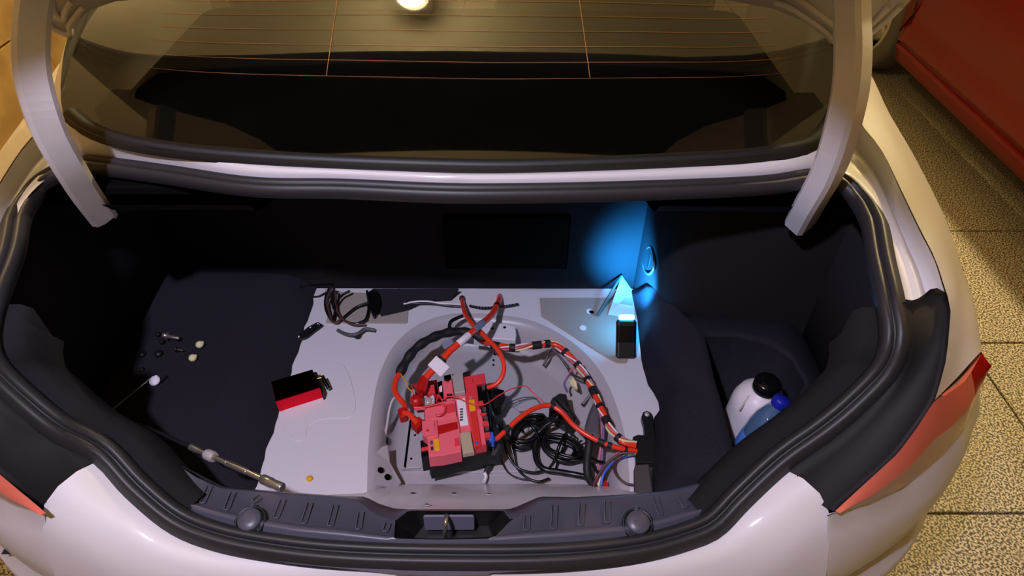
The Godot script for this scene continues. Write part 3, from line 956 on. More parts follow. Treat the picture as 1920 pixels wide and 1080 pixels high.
	var a2 := inset(ring, 0.064, -0.012)
	var a3 := inset(ring, 0.08, -0.022)
	var a4 := inset(ring, 0.083, -0.1)
	for s in [1, -1]:
		st = tool()
		for i in keep:
			var j: int = (i + 1) % ring.size()
			if not j in keep or ring[i].z < -0.885 or ring[i].x * s < 0:
				continue
			for r in [[a1, a2], [a2, a3], [a3, a4]]:
				quad(st, r[0][i], r[0][j], r[1][j], r[1][i])
		obj("opening_lining", st, M.lining, car)

# ---------------------------------------------------------------- plastic sill with striker
func build_sill() -> void:
	var rl := poly([Vector3(-0.4402, 0.715, -0.5631), Vector3(-0.4102, 0.715, -0.5465), Vector3(-0.3733, 0.715, -0.5339), Vector3(-0.3381, 0.715, -0.525), Vector3(-0.2781, 0.715, -0.5117), Vector3(-0.2255, 0.715, -0.5022), Vector3(-0.1559, 0.715, -0.4952), Vector3(-0.0765, 0.715, -0.4866)], 40)
	var fl := poly([Vector3(-0.4537, 0.7, -0.6249), Vector3(-0.4129, 0.7, -0.5999), Vector3(-0.3775, 0.7, -0.5834), Vector3(-0.3584, 0.7, -0.5767), Vector3(-0.2634, 0.7, -0.568), Vector3(-0.1703, 0.7, -0.5603), Vector3(-0.1409, 0.7, -0.5546), Vector3(-0.11, 0.7, -0.531), Vector3(-0.08, 0.7, -0.5212)], 40)
	var rr := poly([Vector3(0.0685, 0.715, -0.487), Vector3(0.1781, 0.715, -0.4934), Vector3(0.2699, 0.715, -0.5017), Vector3(0.3214, 0.715, -0.5119), Vector3(0.3885, 0.715, -0.5302), Vector3(0.4257, 0.715, -0.5482)], 40)
	var fr := poly([Vector3(0.0973, 0.7, -0.5216), Vector3(0.1197, 0.7, -0.5349), Vector3(0.1428, 0.7, -0.5558), Vector3(0.2, 0.7, -0.5566), Vector3(0.2927, 0.7, -0.5629), Vector3(0.3472, 0.7, -0.5694), Vector3(0.4029, 0.7, -0.5826), Vector3(0.4324, 0.7, -0.5982)], 40)
	var st := tool()
	for q in [[rl, fl], [rr, fr]]:
		# from the seal over the round ridge to the flat tread
		loft(st, [shift(q[0], Vector3(0, -0.02, 0.045)), shift(q[0], Vector3(0, -0.018, 0.012)), shift(q[0], Vector3(0, -0.004, 0.005)), q[0], between(q[0], q[1], 0.12, Vector3(0, -0.003, 0)), between(q[0], q[1], 0.2, Vector3(0, -0.007, 0)), between(q[0], q[1], 0.95), q[1]])
	var mid := [Vector3(-0.0765, 0.715, -0.4866), Vector3(-0.0709, 0.714, -0.4855), Vector3(-0.0039, 0.714, -0.4836), Vector3(0.063, 0.714, -0.4851), Vector3(0.0685, 0.715, -0.487)]
	loft(st, [shift(mid, Vector3(0, -0.02, 0.045)), shift(mid, Vector3(0, -0.018, 0.012)), shift(mid, Vector3(0, -0.004, 0.005)), mid])
	# lip towards the boot floor
	var up := poly([Vector3(-0.4537, 0.7, -0.6249), Vector3(-0.3584, 0.7, -0.5767), Vector3(-0.2634, 0.7, -0.568), Vector3(-0.1703, 0.7, -0.5603), Vector3(-0.1409, 0.7, -0.5546), Vector3(-0.11, 0.7, -0.531), Vector3(-0.08, 0.7, -0.5212), Vector3(-0.0623, 0.7, -0.538), Vector3(0.008, 0.7, -0.5379), Vector3(0.0858, 0.7, -0.5377), Vector3(0.0973, 0.7, -0.5216), Vector3(0.1197, 0.7, -0.5349), Vector3(0.1428, 0.7, -0.5558), Vector3(0.2, 0.7, -0.5566), Vector3(0.2927, 0.7, -0.5629), Vector3(0.3472, 0.7, -0.5694), Vector3(0.4029, 0.7, -0.5826), Vector3(0.4324, 0.7, -0.5982)], 120)
	var low := poly([Vector3(-0.4716, 0.67, -0.6467), Vector3(-0.3738, 0.67, -0.5988), Vector3(-0.2754, 0.67, -0.5898), Vector3(-0.1791, 0.67, -0.5818), Vector3(-0.14, 0.67, -0.5807), Vector3(-0.1139, 0.67, -0.5673), Vector3(-0.0906, 0.67, -0.5597), Vector3(-0.0673, 0.67, -0.5578), Vector3(0.0053, 0.67, -0.5576), Vector3(0.0857, 0.67, -0.5574), Vector3(0.1011, 0.67, -0.5593), Vector3(0.1211, 0.67, -0.5686), Vector3(0.1448, 0.67, -0.5801), Vector3(0.2039, 0.67, -0.579), Vector3(0.2997, 0.67, -0.5846), Vector3(0.3561, 0.67, -0.5913), Vector3(0.414, 0.67, -0.606), Vector3(0.4442, 0.67, -0.6212)], 120)
	loft(st, [up, between(up, low, 0.15, Vector3(0, 0.002, 0)), low, shift(low, Vector3(0, -0.03, 0.006))])
	var o := obj("sill_trim", st, M.plastic, car)
	o.set_meta("label", "dark ribbed plastic sill trim with a latch recess")
	# recess of the latch
	var rim := [Vector3(-0.0738, 0.712, -0.4882), Vector3(-0.0799, 0.7, -0.5203), Vector3(-0.0626, 0.698, -0.5392), Vector3(0.0078, 0.698, -0.539), Vector3(0.0858, 0.698, -0.5388), Vector3(0.0965, 0.7, -0.5207), Vector3(0.0677, 0.712, -0.4894), Vector3(-0.0042, 0.712, -0.4863)]
	var mid_p := Vector3.ZERO
	for p in rim:
		mid_p += p / 8.0
	var r1 := []
	var r2 := []
	for p in rim:
		r1.append((p as Vector3).lerp(mid_p, 0.015) + Vector3(0, -0.004, 0))
		r2.append(Vector3(lerpf(p.x, mid_p.x, 0.3), 0.652, lerpf(p.z, mid_p.z, 0.02)))
	st = tool()
	flat(st)
	loft(st, [rim, r1, r2], true)
	fan(st, r2)
	obj("latch_recess", st, M.black, o)
	st = tool()
	rbox(st, at(Vector3(0.001, 0.678, -0.531), 0, 84), Vector3(0.079, 0.004, 0.036), 0.004, 0.001)
	obj("latch_plate", st, M.latch, o)
	st = tool()
	tube(st, curve([Vector3(-0.0032, 0.69, -0.5354), Vector3(-0.002, 0.702, -0.5278), Vector3(-0.0019, 0.706, -0.5185), Vector3(-0.0027, 0.698, -0.5107), Vector3(-0.0045, 0.68, -0.5089), Vector3(-0.0065, 0.655, -0.5167)], 24), 0.0034, 10)
	o = obj("latch_striker", st, M.steel, car)
	o.set_meta("label", "steel striker loop in the sill recess")
	var sill := car.get_node("sill_trim")
	# ribs of the tread: a thin raised edge round a slot
	for q in [[Vector3(-0.3808, 0.707, -0.5791), Vector3(-0.3814, 0.707, -0.5484)], [Vector3(-0.3403, 0.707, -0.5677), Vector3(-0.3407, 0.707, -0.5366)], [Vector3(-0.2956, 0.707, -0.5601), Vector3(-0.303, 0.707, -0.5509)], [Vector3(-0.2585, 0.707, -0.5545), Vector3(-0.2612, 0.707, -0.5231)], [Vector3(-0.215, 0.707, -0.5489), Vector3(-0.2171, 0.707, -0.5142)], [Vector3(-0.1746, 0.707, -0.5452), Vector3(-0.176, 0.707, -0.5098)], [Vector3(-0.1338, 0.707, -0.5325), Vector3(-0.1325, 0.707, -0.5045)], [Vector3(-0.0898, 0.707, -0.5147), Vector3(-0.092, 0.707, -0.501)], [Vector3(0.1218, 0.707, -0.5265), Vector3(0.1204, 0.707, -0.5021)], [Vector3(0.1653, 0.707, -0.5443), Vector3(0.1616, 0.707, -0.5045)], [Vector3(0.208, 0.707, -0.5479), Vector3(0.2031, 0.707, -0.5096)], [Vector3(0.2474, 0.707, -0.5505), Vector3(0.2441, 0.707, -0.5138)], [Vector3(0.324, 0.707, -0.5587), Vector3(0.3278, 0.707, -0.5277)], [Vector3(0.3625, 0.707, -0.5623), Vector3(0.3687, 0.707, -0.5384)]]:
		var a: Vector3 = q[0]
		var b: Vector3 = q[1]
		var dir := (b - a).normalized()
		var side := Vector3(-dir.z, 0, dir.x) * 0.0042
		st = tool()
		tube(st, [a + side, b + side - dir * 0.002, b + side * 0.6, b - side * 0.6, b - side - dir * 0.002, a - side], 0.0011, 5)
		obj("rib", st, M.plastic, sill)
	for q in [[Vector3(-0.2958, 0.722, -0.5157), Vector3(-0.2982, 0.717, -0.5397)], [Vector3(0.2886, 0.722, -0.5098), Vector3(0.2888, 0.717, -0.5338)]]:
		st = tool()
		var p: Vector3 = q[0]
		lathe(st, at(p + Vector3(0, -0.014, 0), 0, 10), [Vector2(0.0235, 0), Vector2(0.0235, 0.006), Vector2(0.0215, 0.008), Vector2(0.02, 0.005), Vector2(0.019, 0.004)], 28)
		obj("cap_socket", st, M.black, sill)
		st = tool()
		lathe(st, at(p + Vector3(0, -0.012, 0), 0, 10), [Vector2(0.0175, 0), Vector2(0.0175, 0.01), Vector2(0.0165, 0.012), Vector2(0.004, 0.0122)], 28)
		tube(st, [p.lerp(q[1], 0.55), q[1]], 0.004, 8)
		var cap := obj("round_cap", st, M.plastic, sill)
		cap.set_meta("label", "round cap with a small tab")

# ---------------------------------------------------------------- hinge arms and the raised lid
func slab(st: SurfaceTool, T: Transform3D, pts: Array, thick: float, bevel: float) -> void:
	var one := tool()
	plate(one, pts, thick, bevel)
	one.generate_normals()
	st.append_from(one.commit(), 0, T)

func build_arms_and_lid() -> void:
	var paths := [
		[Vector3(-0.6497, 0.9293, -1), Vector3(-0.6274, 1.0189, -0.955), Vector3(-0.6091, 1.0887, -0.925), Vector3(-0.5995, 1.1485, -0.91), Vector3(-0.5934, 1.1961, -0.91), Vector3(-0.5946, 1.23, -0.925), Vector3(-0.5964, 1.2588, -0.95), Vector3(-0.6006, 1.2839, -0.985), Vector3(-0.6057, 1.3022, -1.02), Vector3(-0.6133, 1.3289, -1.08)],
		[Vector3(0.6366, 0.9146, -1), Vector3(0.6181, 0.9956, -0.955), Vector3(0.6096, 1.0683, -0.925), Vector3(0.6013, 1.1258, -0.91), Vector3(0.596, 1.1798, -0.91), Vector3(0.5975, 1.2149, -0.925), Vector3(0.5957, 1.2568, -0.95), Vector3(0.5995, 1.2824, -0.985), Vector3(0.603, 1.3087, -1.02), Vector3(0.6127, 1.3359, -1.08)],
	]
	var names := ["white curved hinge arm beside the left end of the window", "white curved hinge arm in front of the right rear pillar"]
	for k in 2:
		var pts := curve(paths[k], 50)
		var st := tool()
		var rows := []
		for i in pts.size():
			var t: Vector3 = (pts[mini(i + 1, 49)] - pts[maxi(i - 1, 0)]).normalized()
			var u := (Vector3.RIGHT - t * t.x).normalized()
			u = u.rotated(t, deg_to_rad(38.0))
			var w := t.cross(u)
			var loop := []
			for c in [[1, 0.7], [0.7, 1], [-0.7, 1], [-1, 0.7], [-1, -0.7], [-0.7, -1], [0.7, -1], [1, -0.7]]:
				loop.append(pts[i] + u * 0.0232 * c[0] + w * 0.0208 * c[1])
			rows.append(loop)
		flat(st)
		loft(st, rows, true)
		fan(st, rows[0])
		fan(st, rows[-1])
		var o := obj("hinge_arm", st, M.white, car)
		o.set_meta("label", names[k])
	# the lid stands upright above the window; only its two lower corners reach into the picture
	var lean := deg_to_rad(20.0)
	var up := Vector3(0, cos(lean), sin(lean))
	var T := Transform3D(Basis(Vector3.RIGHT, up.cross(Vector3.RIGHT), up), Vector3(0, 1.2, -1.2))
	var edge: Array = [Vector3(-0.7269, 1.293, -1.2), Vector3(-0.7246, 1.2042, -1.2), Vector3(-0.7213, 1.1948, -1.2), Vector3(-0.6918, 1.1778, -1.2), Vector3(-0.6789, 1.1969, -1.2), Vector3(-0.6604, 1.2138, -1.2), Vector3(-0.6394, 1.2286, -1.2), Vector3(-0.6182, 1.2396, -1.2), Vector3(-0.5722, 1.2541, -1.2), Vector3(-0.394, 1.2691, -1.2), Vector3(0.0992, 1.2754, -1.2), Vector3(0.4402, 1.2668, -1.2), Vector3(0.547, 1.2477, -1.2), Vector3(0.6105, 1.2233, -1.2), Vector3(0.6639, 1.1904, -1.2), Vector3(0.6979, 1.1612, -1.2), Vector3(0.7277, 1.1493, -1.2), Vector3(0.7446, 1.187, -1.2), Vector3(0.7635, 1.2213, -1.2), Vector3(0.774, 1.2526, -1.2), Vector3(0.7873, 1.3017, -1.2)]
	var pts := []
	for p in edge:
		pts.append(Vector3(p.x, 0, (p.y - 1.2) / cos(lean)))
	pts += [Vector3(0.74, 0, 0.54), Vector3(0.64, 0, 0.6), Vector3(-0.64, 0, 0.6), Vector3(-0.74, 0, 0.54)]
	var st := tool()
	slab(st, T, pts, 0.012, 0.004)
	var lid := obj("boot_lid", st, M.white, car)
	lid.set_meta("label", "raised boot lid, only its lower corners in view")
	st = tool()
	var inner := [Vector3(-0.67, -0.012, 0.15), Vector3(-0.6, -0.012, 0.097), Vector3(0.6, -0.012, 0.097), Vector3(0.67, -0.012, 0.15), Vector3(0.64, -0.012, 0.2), Vector3(0.55, -0.012, 0.31), Vector3(0.51, -0.012, 0.42), Vector3(0.49, -0.012, 0.56), Vector3(-0.49, -0.012, 0.56), Vector3(-0.51, -0.012, 0.42), Vector3(-0.55, -0.012, 0.31), Vector3(-0.64, -0.012, 0.2)]
	slab(st, T, inner, 0.027, 0.006)
	obj("lid_liner", st, M.liner, lid)
	for pair in [[Vector3(0.5437, 1.2603, -1.2), Vector3(0.5656, 1.255, -1.2), Vector3(0.6077, 1.2325, -1.2), Vector3(0.6605, 1.201, -1.2), Vector3(0.6946, 1.1711, -1.2), Vector3(0.7242, 1.1593, -1.2), Vector3(0.7365, 1.1908, -1.2), Vector3(0.7557, 1.2269, -1.2), Vector3(0.7658, 1.2543, -1.2)], [Vector3(0.5578, 1.2832, -1.2), Vector3(0.6004, 1.257, -1.2), Vector3(0.647, 1.2281, -1.2), Vector3(0.6772, 1.2115, -1.2), Vector3(0.7171, 1.1907, -1.2), Vector3(0.7355, 1.2249, -1.2), Vector3(0.7434, 1.2542, -1.2)], [Vector3(-0.6888, 1.2588, -1.2), Vector3(-0.7114, 1.2042, -1.2), Vector3(-0.6897, 1.1893, -1.2), Vector3(-0.6786, 1.2063, -1.2), Vector3(-0.6576, 1.2249, -1.2), Vector3(-0.6308, 1.2449, -1.2)], [Vector3(-0.674, 1.2676, -1.2), Vector3(-0.6879, 1.232, -1.2), Vector3(-0.6824, 1.2192, -1.2), Vector3(-0.6678, 1.2357, -1.2), Vector3(-0.6447, 1.2555, -1.2)]]:
		st = tool()
		var line := []
		for p in pair:
			line.append(T * Vector3(p.x, -0.014, (p.y - 1.2) / cos(lean)))
		tube(st, curve(line, 30), 0.0055, 8)
		obj("lid_rim", st, M.white, lid)

# ---------------------------------------------------------------- the red car next to it
func build_red_car() -> void:
	var o := thing("car", "red car parked beside the white one, its lower door and front tyre in view", "car", Vector3(2.3, 0, -2.0))
	var prof := [Vector2(2.27, 0.19), Vector2(2.178, 0.185), Vector2(2.158, 0.2), Vector2(2.139, 0.268), Vector2(2.138, 0.278), Vector2(2.146, 0.285), Vector2(2.156, 0.29), Vector2(2.152, 0.297), Vector2(2.134, 0.304), Vector2(2.13, 0.33), Vector2(2.142, 0.4), Vector2(2.14, 0.46), Vector2(2.12, 0.6), Vector2(2.115, 0.75), Vector2(2.14, 0.9), Vector2(2.2, 1.0)]
	var st := tool()
	var rows := []
	for p in prof:
		var row := []
		for i in 60:
			row.append(Vector3(p.x, p.y, lerpf(-3.44, 0.4, i / 59.0)))
		rows.append(row)
	loft(st, rows)
	fan(st, rows.map(func(r): return r[0]))
	obj("body_side", st, M.red_paint, o)
	# front wing with the wheel arch
	st = tool()
	var arch := []
	var top := []
	for i in 30:
		var a := PI * i / 29.0
		arch.append(Vector3(2.135, 0.34 + 0.36 * sin(a), -3.83 + 0.37 * cos(a)))
		top.append(Vector3(2.14, 0.95, -3.83 + 0.75 * cos(a)))
	loft(st, [shift(arch, Vector3(0.12, 0, 0)), arch, between(arch, top, 0.5, Vector3(-0.01, 0, 0)), top, shift(top, Vector3(0.2, 0.1, 0))])
	obj("front_wing", st, M.red_paint, o)
	st = tool()
	rbox(st, Transform3D(Basis(), Vector3(2.9, 0.62, -2.4)), Vector3(1.2, 0.8, 4.6), 0.1, 0.02)
	obj("underbody", st, M.hole, o)
	# door joint
	st = tool()
	tube(st, curve([Vector3(2.1345, 0.2988, -3.3486), Vector3(2.142, 0.367, -3.3843), Vector3(2.137, 0.4434, -3.3945), Vector3(2.124, 0.5292, -3.3857)], 20), 0.0028, 6)
	obj("door_gap", st, M.black, o)
	for z in [-3.83, -1.0 + 0.25]:
		st = tool()
		var T := Transform3D(Basis(Vector3(0, 1, 0), Vector3(-1, 0, 0), Vector3(0, 0, 1)), Vector3(2.36, 0.32, z))
		if z > -3.0:
			continue
		lathe(st, T, [Vector2(0.21, 0.0), Vector2(0.31, 0.01), Vector2(0.32, 0.05), Vector2(0.32, 0.17), Vector2(0.305, 0.2), Vector2(0.25, 0.21), Vector2(0.225, 0.195), Vector2(0.22, 0.1), Vector2(0.02, 0.1)], 40)
		var wheel := obj("wheel", st, M.tyre, o)
		wheel.name = "tyre"
		st = tool()
		for k in 5:
			var a := TAU * k / 5.0 + 0.5
			for d in [-0.13, 0.13]:
				var p0: Vector3 = T * Vector3(0.04 * cos(a), 0.17, 0.04 * sin(a))
				var p1: Vector3 = T * Vector3(0.22 * cos(a + d), 0.19, 0.22 * sin(a + d))
				tube(st, [p0, p1], 0.014, 6)
		lathe(st, T, [Vector2(0.225, 0.15), Vector2(0.23, 0.205), Vector2(0.215, 0.205), Vector2(0.21, 0.15)], 40)
		lathe(st, T, [Vector2(0.06, 0.12), Vector2(0.06, 0.185), Vector2(0.03, 0.195)], 20)
		obj("rim", st, M.alloy, wheel)

# ---------------------------------------------------------------- battery with its red fuse carrier
func build_battery() -> void:
	var o := thing("car_battery", "black car battery under a red fuse carrier in the floor well", "battery", Vector3(-0.0336, 0.433, -0.9141))
	var st := tool()
	plate(st, [Vector3(-0.1096, 0.525, -0.9345), Vector3(0.0386, 0.525, -0.9708), Vector3(0.0807, 0.525, -0.7884), Vector3(-0.0613, 0.525, -0.7488)], 0.072, 0.004)
	obj("battery_case", st, M.black, o)
	st = tool()
	plate(st, [Vector3(-0.0678, 0.47, -0.788), Vector3(0.0637, 0.47, -0.8137), Vector3(0.0805, 0.46, -0.8048), Vector3(0.0694, 0.4581, -0.7905), Vector3(-0.0656, 0.4581, -0.7654)], 0.02, 0.003)
	obj("clamp_foot", st, M.tape, o)
	st = tool()
	plate(st, [Vector3(-0.0262, 0.4562, -0.7791), Vector3(-0.0081, 0.4581, -0.7906), Vector3(0.0693, 0.4581, -0.8061), Vector3(0.0716, 0.4562, -0.7943), Vector3(0.0145, 0.4562, -0.779), Vector3(-0.0182, 0.4562, -0.774)], 0.012, 0.003)
	obj("clamp_strap", st, M.gloss_black, o)
	# red pieces of the carrier
	var red := {
		"terminal_cover": [[Vector3(-0.1122, 0.545, -0.9223), Vector3(-0.0585, 0.545, -0.9341), Vector3(-0.0497, 0.545, -0.8919), Vector3(-0.0551, 0.545, -0.875), Vector3(-0.0429, 0.545, -0.875), Vector3(-0.047, 0.545, -0.8848), Vector3(-0.0518, 0.545, -0.8905), Vector3(-0.1038, 0.545, -0.8849)], 0.02],
		"carrier_bridge": [[Vector3(-0.0787, 0.55, -0.8587), Vector3(-0.0605, 0.55, -0.8641), Vector3(-0.039, 0.55, -0.8711), Vector3(-0.016, 0.55, -0.8738), Vector3(-0.0104, 0.55, -0.8329), Vector3(-0.0348, 0.55, -0.8263), Vector3(-0.0734, 0.55, -0.8237)], 0.03],
		"carrier_cover": [[Vector3(-0.0799, 0.548, -0.8225), Vector3(-0.0544, 0.548, -0.8265), Vector3(-0.0513, 0.548, -0.8278), Vector3(-0.0096, 0.548, -0.8357), Vector3(-0.0027, 0.548, -0.8081), Vector3(0.0033, 0.548, -0.7502), Vector3(-0.0302, 0.548, -0.7418), Vector3(-0.0587, 0.548, -0.7383), Vector3(-0.0654, 0.548, -0.78), Vector3(-0.0757, 0.548, -0.7889)], 0.035],
		"carrier_head": [[Vector3(-0.0469, 0.545, -0.9311), Vector3(-0.0267, 0.545, -0.9371), Vector3(-0.0177, 0.545, -0.8806), Vector3(-0.0307, 0.545, -0.875), Vector3(-0.0403, 0.545, -0.8848)], 0.02],
		"fuse_carrier": [[Vector3(-0.0014, 0.548, -0.939), Vector3(0.0442, 0.548, -0.9495), Vector3(0.0471, 0.548, -0.9227), Vector3(0.0279, 0.548, -0.9183), Vector3(0.0326, 0.548, -0.8754), Vector3(0.0418, 0.548, -0.8211), Vector3(0.0516, 0.548, -0.7661), Vector3(0.0278, 0.548, -0.76), Vector3(0.016, 0.548, -0.8211)], 0.025],
		"centre_bar": [[Vector3(-0.0196, 0.542, -0.8915), Vector3(0.0048, 0.542, -0.8986), Vector3(0.0208, 0.542, -0.802), Vector3(-0.0024, 0.542, -0.7969)], 0.02],
	}
	var carrier: MeshInstance3D = null
	for k in red:
		st = tool()
		plate(st, red[k][0], red[k][1], 0.0016)
		var r := obj(k, st, M.red_cover if k != "terminal_cover" and k != "fuse_carrier" else M.red, o)
		if k == "carrier_cover":
			carrier = r
	var more := [
		["cover_block", [[Vector3(-0.0804, 0.556, -0.9073), Vector3(-0.0617, 0.556, -0.9116), Vector3(-0.0578, 0.556, -0.8901), Vector3(-0.0752, 0.556, -0.8859)], 0.012], M.red],
		["recessed_panel", [[Vector3(-0.0486, 0.5505, -0.8089), Vector3(-0.0086, 0.5505, -0.8193), Vector3(-0.0055, 0.5505, -0.8023), Vector3(-0.0449, 0.5505, -0.7883)], 0.004], M.red_dark],
		["cover_block", [[Vector3(-0.0766, 0.553, -0.8149), Vector3(-0.0546, 0.553, -0.8201), Vector3(-0.0489, 0.553, -0.7878), Vector3(-0.0704, 0.553, -0.7815)], 0.008], M.red_cover],
		["panel_ridge", [[Vector3(-0.0536, 0.5535, -0.821), Vector3(-0.0494, 0.5535, -0.8223), Vector3(-0.0431, 0.5535, -0.7811), Vector3(-0.0482, 0.5535, -0.7799)], 0.008], M.red_cover],
		["raised_panel", [[Vector3(-0.0338, 0.553, -0.8618), Vector3(-0.0175, 0.553, -0.8645), Vector3(-0.0141, 0.553, -0.8427), Vector3(-0.0301, 0.553, -0.8387)], 0.004], M.red],
		["raised_panel", [[Vector3(-0.0115, 0.551, -0.7778), Vector3(-0.0033, 0.551, -0.7803), Vector3(-0.0013, 0.551, -0.7629), Vector3(-0.0095, 0.551, -0.7604)], 0.003], M.red],
		["raised_panel", [[Vector3(0.0027, 0.552, -0.9282), Vector3(0.0185, 0.552, -0.9311), Vector3(0.0201, 0.552, -0.9193), Vector3(0.0055, 0.552, -0.9164)], 0.004], M.red],
		["fuse_channel", [[Vector3(0.0174, 0.551, -0.8428), Vector3(0.0292, 0.551, -0.8469), Vector3(0.0414, 0.551, -0.7628), Vector3(0.0301, 0.551, -0.7579)], 0.005], M.red_flat],
		["fuse_channel_rim", [[Vector3(0.0302, 0.5505, -0.8486), Vector3(0.0389, 0.5505, -0.8513), Vector3(0.0506, 0.5505, -0.7669), Vector3(0.0434, 0.5505, -0.7644)], 0.004], M.red_cover],
		["top_cover", [[Vector3(-0.0262, 0.556, -0.9389), Vector3(-0.0036, 0.556, -0.9434), Vector3(0.0045, 0.556, -0.8915), Vector3(-0.0175, 0.556, -0.8873)], 0.012], M.silver],
		["metal_link", [[Vector3(-0.0018, 0.55, -0.7912), Vector3(0.0192, 0.55, -0.795), Vector3(0.0283, 0.55, -0.7476), Vector3(0.0069, 0.55, -0.7428)], 0.012], M.beige],
		["printed_label", [[Vector3(-0.0132, 0.5445, -0.8796), Vector3(0.0044, 0.5445, -0.8838), Vector3(0.0145, 0.5445, -0.8158), Vector3(-0.002, 0.5445, -0.8126)], 0.003], M.label],
		["warning_label", [[Vector3(0.0122, 0.5495, -0.8742), Vector3(0.0243, 0.5495, -0.877), Vector3(0.0281, 0.5495, -0.848), Vector3(0.0161, 0.5495, -0.8453)], 0.002], M.yellow],
		["warning_label", [[Vector3(-0.0524, 0.5495, -0.7764), Vector3(-0.0426, 0.5495, -0.7789), Vector3(-0.0381, 0.5495, -0.7529), Vector3(-0.0483, 0.5495, -0.7505)], 0.002], M.yellow],
		["round_label", [[Vector3(0.0135, 0.5495, -0.884), Vector3(0.0179, 0.5495, -0.8854), Vector3(0.0203, 0.5495, -0.8812), Vector3(0.0193, 0.5495, -0.877), Vector3(0.0149, 0.5495, -0.8756), Vector3(0.0125, 0.5495, -0.8798)], 0.002], M.pink],
		["dark_label", [[Vector3(-0.0595, 0.5495, -0.7739), Vector3(-0.0544, 0.5495, -0.7752), Vector3(-0.0527, 0.5495, -0.7665), Vector3(-0.0578, 0.5495, -0.7652)], 0.002], M.grey],
		["dark_label", [[Vector3(-0.0574, 0.5495, -0.7603), Vector3(-0.0523, 0.5495, -0.7615), Vector3(-0.0505, 0.5495, -0.753), Vector3(-0.0556, 0.5495, -0.7517)], 0.002], M.brown],
		["blue_mark", [[Vector3(0.0297, 0.5525, -0.7692), Vector3(0.0328, 0.5525, -0.7717), Vector3(0.036, 0.5525, -0.7692), Vector3(0.0351, 0.5525, -0.7642), Vector3(0.031, 0.5525, -0.763)], 0.002], M.blue],
		["carrier_block", [[Vector3(-0.0438, 0.55, -0.9403), Vector3(-0.0292, 0.55, -0.9448), Vector3(-0.0273, 0.55, -0.9328), Vector3(-0.0418, 0.55, -0.9284)], 0.03], M.black],
		["carrier_block", [[Vector3(-0.0031, 0.548, -0.951), Vector3(0.0117, 0.548, -0.9556), Vector3(0.0133, 0.548, -0.945), Vector3(-0.0015, 0.548, -0.942)], 0.03], M.black],
		["gap_wedge", [[Vector3(-0.0603, 0.535, -0.9336), Vector3(-0.0481, 0.535, -0.9395), Vector3(-0.0409, 0.535, -0.8858), Vector3(-0.0497, 0.535, -0.8829)], 0.02], M.hole],
		["grey_tab", [[Vector3(-0.0533, 0.538, -0.9193), Vector3(-0.0469, 0.538, -0.9252), Vector3(-0.0457, 0.538, -0.9076), Vector3(-0.0522, 0.538, -0.9048)], 0.006], M.label],
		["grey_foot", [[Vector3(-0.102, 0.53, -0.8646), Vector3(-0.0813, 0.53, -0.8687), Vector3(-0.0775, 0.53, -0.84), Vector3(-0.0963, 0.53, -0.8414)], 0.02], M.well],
		["side_connector", [[Vector3(-0.0821, 0.525, -0.7912), Vector3(-0.0686, 0.525, -0.7963), Vector3(-0.062, 0.525, -0.7561), Vector3(-0.0763, 0.525, -0.7525)], 0.05], M.gloss_black],
		["side_tab", [[Vector3(-0.0777, 0.53, -0.7713), Vector3(-0.0643, 0.53, -0.775), Vector3(-0.0626, 0.53, -0.7676), Vector3(-0.077, 0.53, -0.7639)], 0.01], M.red],
		["fuse_block", [[Vector3(0.0275, 0.54, -0.9249), Vector3(0.0468, 0.54, -0.9308), Vector3(0.0521, 0.54, -0.8959), Vector3(0.06, 0.54, -0.827), Vector3(0.0649, 0.54, -0.7817), Vector3(0.0523, 0.54, -0.7779), Vector3(0.0426, 0.54, -0.827), Vector3(0.0334, 0.54, -0.8817)], 0.05], M.gloss_black],
		["cable_shoe", [[Vector3(-0.1035, 0.54, -0.8246), Vector3(-0.0888, 0.54, -0.8405), Vector3(-0.0767, 0.54, -0.8272), Vector3(-0.0889, 0.54, -0.8088)], 0.02], M.red_dark],
	]
	for q in more:
		st = tool()
		plate(st, q[1][0], q[1][1], 0.0009)
		obj(q[0], st, q[2], o)
	for q in [[Vector3(0.0329, 0.552, -0.8694), Vector3(0.0417, 0.552, -0.8722), Vector3(0.0441, 0.552, -0.8625), Vector3(0.0354, 0.552, -0.8597)], [Vector3(0.036, 0.552, -0.8394), Vector3(0.0501, 0.552, -0.8407), Vector3(0.0502, 0.552, -0.8353), Vector3(0.0373, 0.552, -0.8327)], [Vector3(0.042, 0.552, -0.8194), Vector3(0.0538, 0.552, -0.8207), Vector3(0.0561, 0.552, -0.8089), Vector3(0.0433, 0.552, -0.8077)], [Vector3(0.0459, 0.552, -0.7909), Vector3(0.0575, 0.552, -0.7935), Vector3(0.0598, 0.552, -0.782), Vector3(0.0483, 0.552, -0.7795)]]:
		st = tool()
		plate(st, q, 0.02, 0.001)
		obj("fuse_tab", st, M.red, o)
	for q in [[Vector3(0.0381, 0.546, -0.917), Vector3(0.0449, 0.546, -0.9185), Vector3(0.0463, 0.546, -0.9083), Vector3(0.0395, 0.546, -0.9068)], [Vector3(0.0407, 0.544, -0.8605), Vector3(0.0484, 0.544, -0.8619), Vector3(0.0497, 0.544, -0.8509), Vector3(0.0421, 0.544, -0.8495)], [Vector3(0.0446, 0.544, -0.8374), Vector3(0.0522, 0.544, -0.8387), Vector3(0.0535, 0.544, -0.8293), Vector3(0.0459, 0.544, -0.828)], [Vector3(0.0474, 0.544, -0.8109), Vector3(0.0549, 0.544, -0.8122), Vector3(0.0561, 0.544, -0.8031), Vector3(0.0487, 0.544, -0.8018)]]:
		st = tool()
		plate(st, q, 0.006, 0.001)
		obj("fuse_holder", st, M.grey, o)
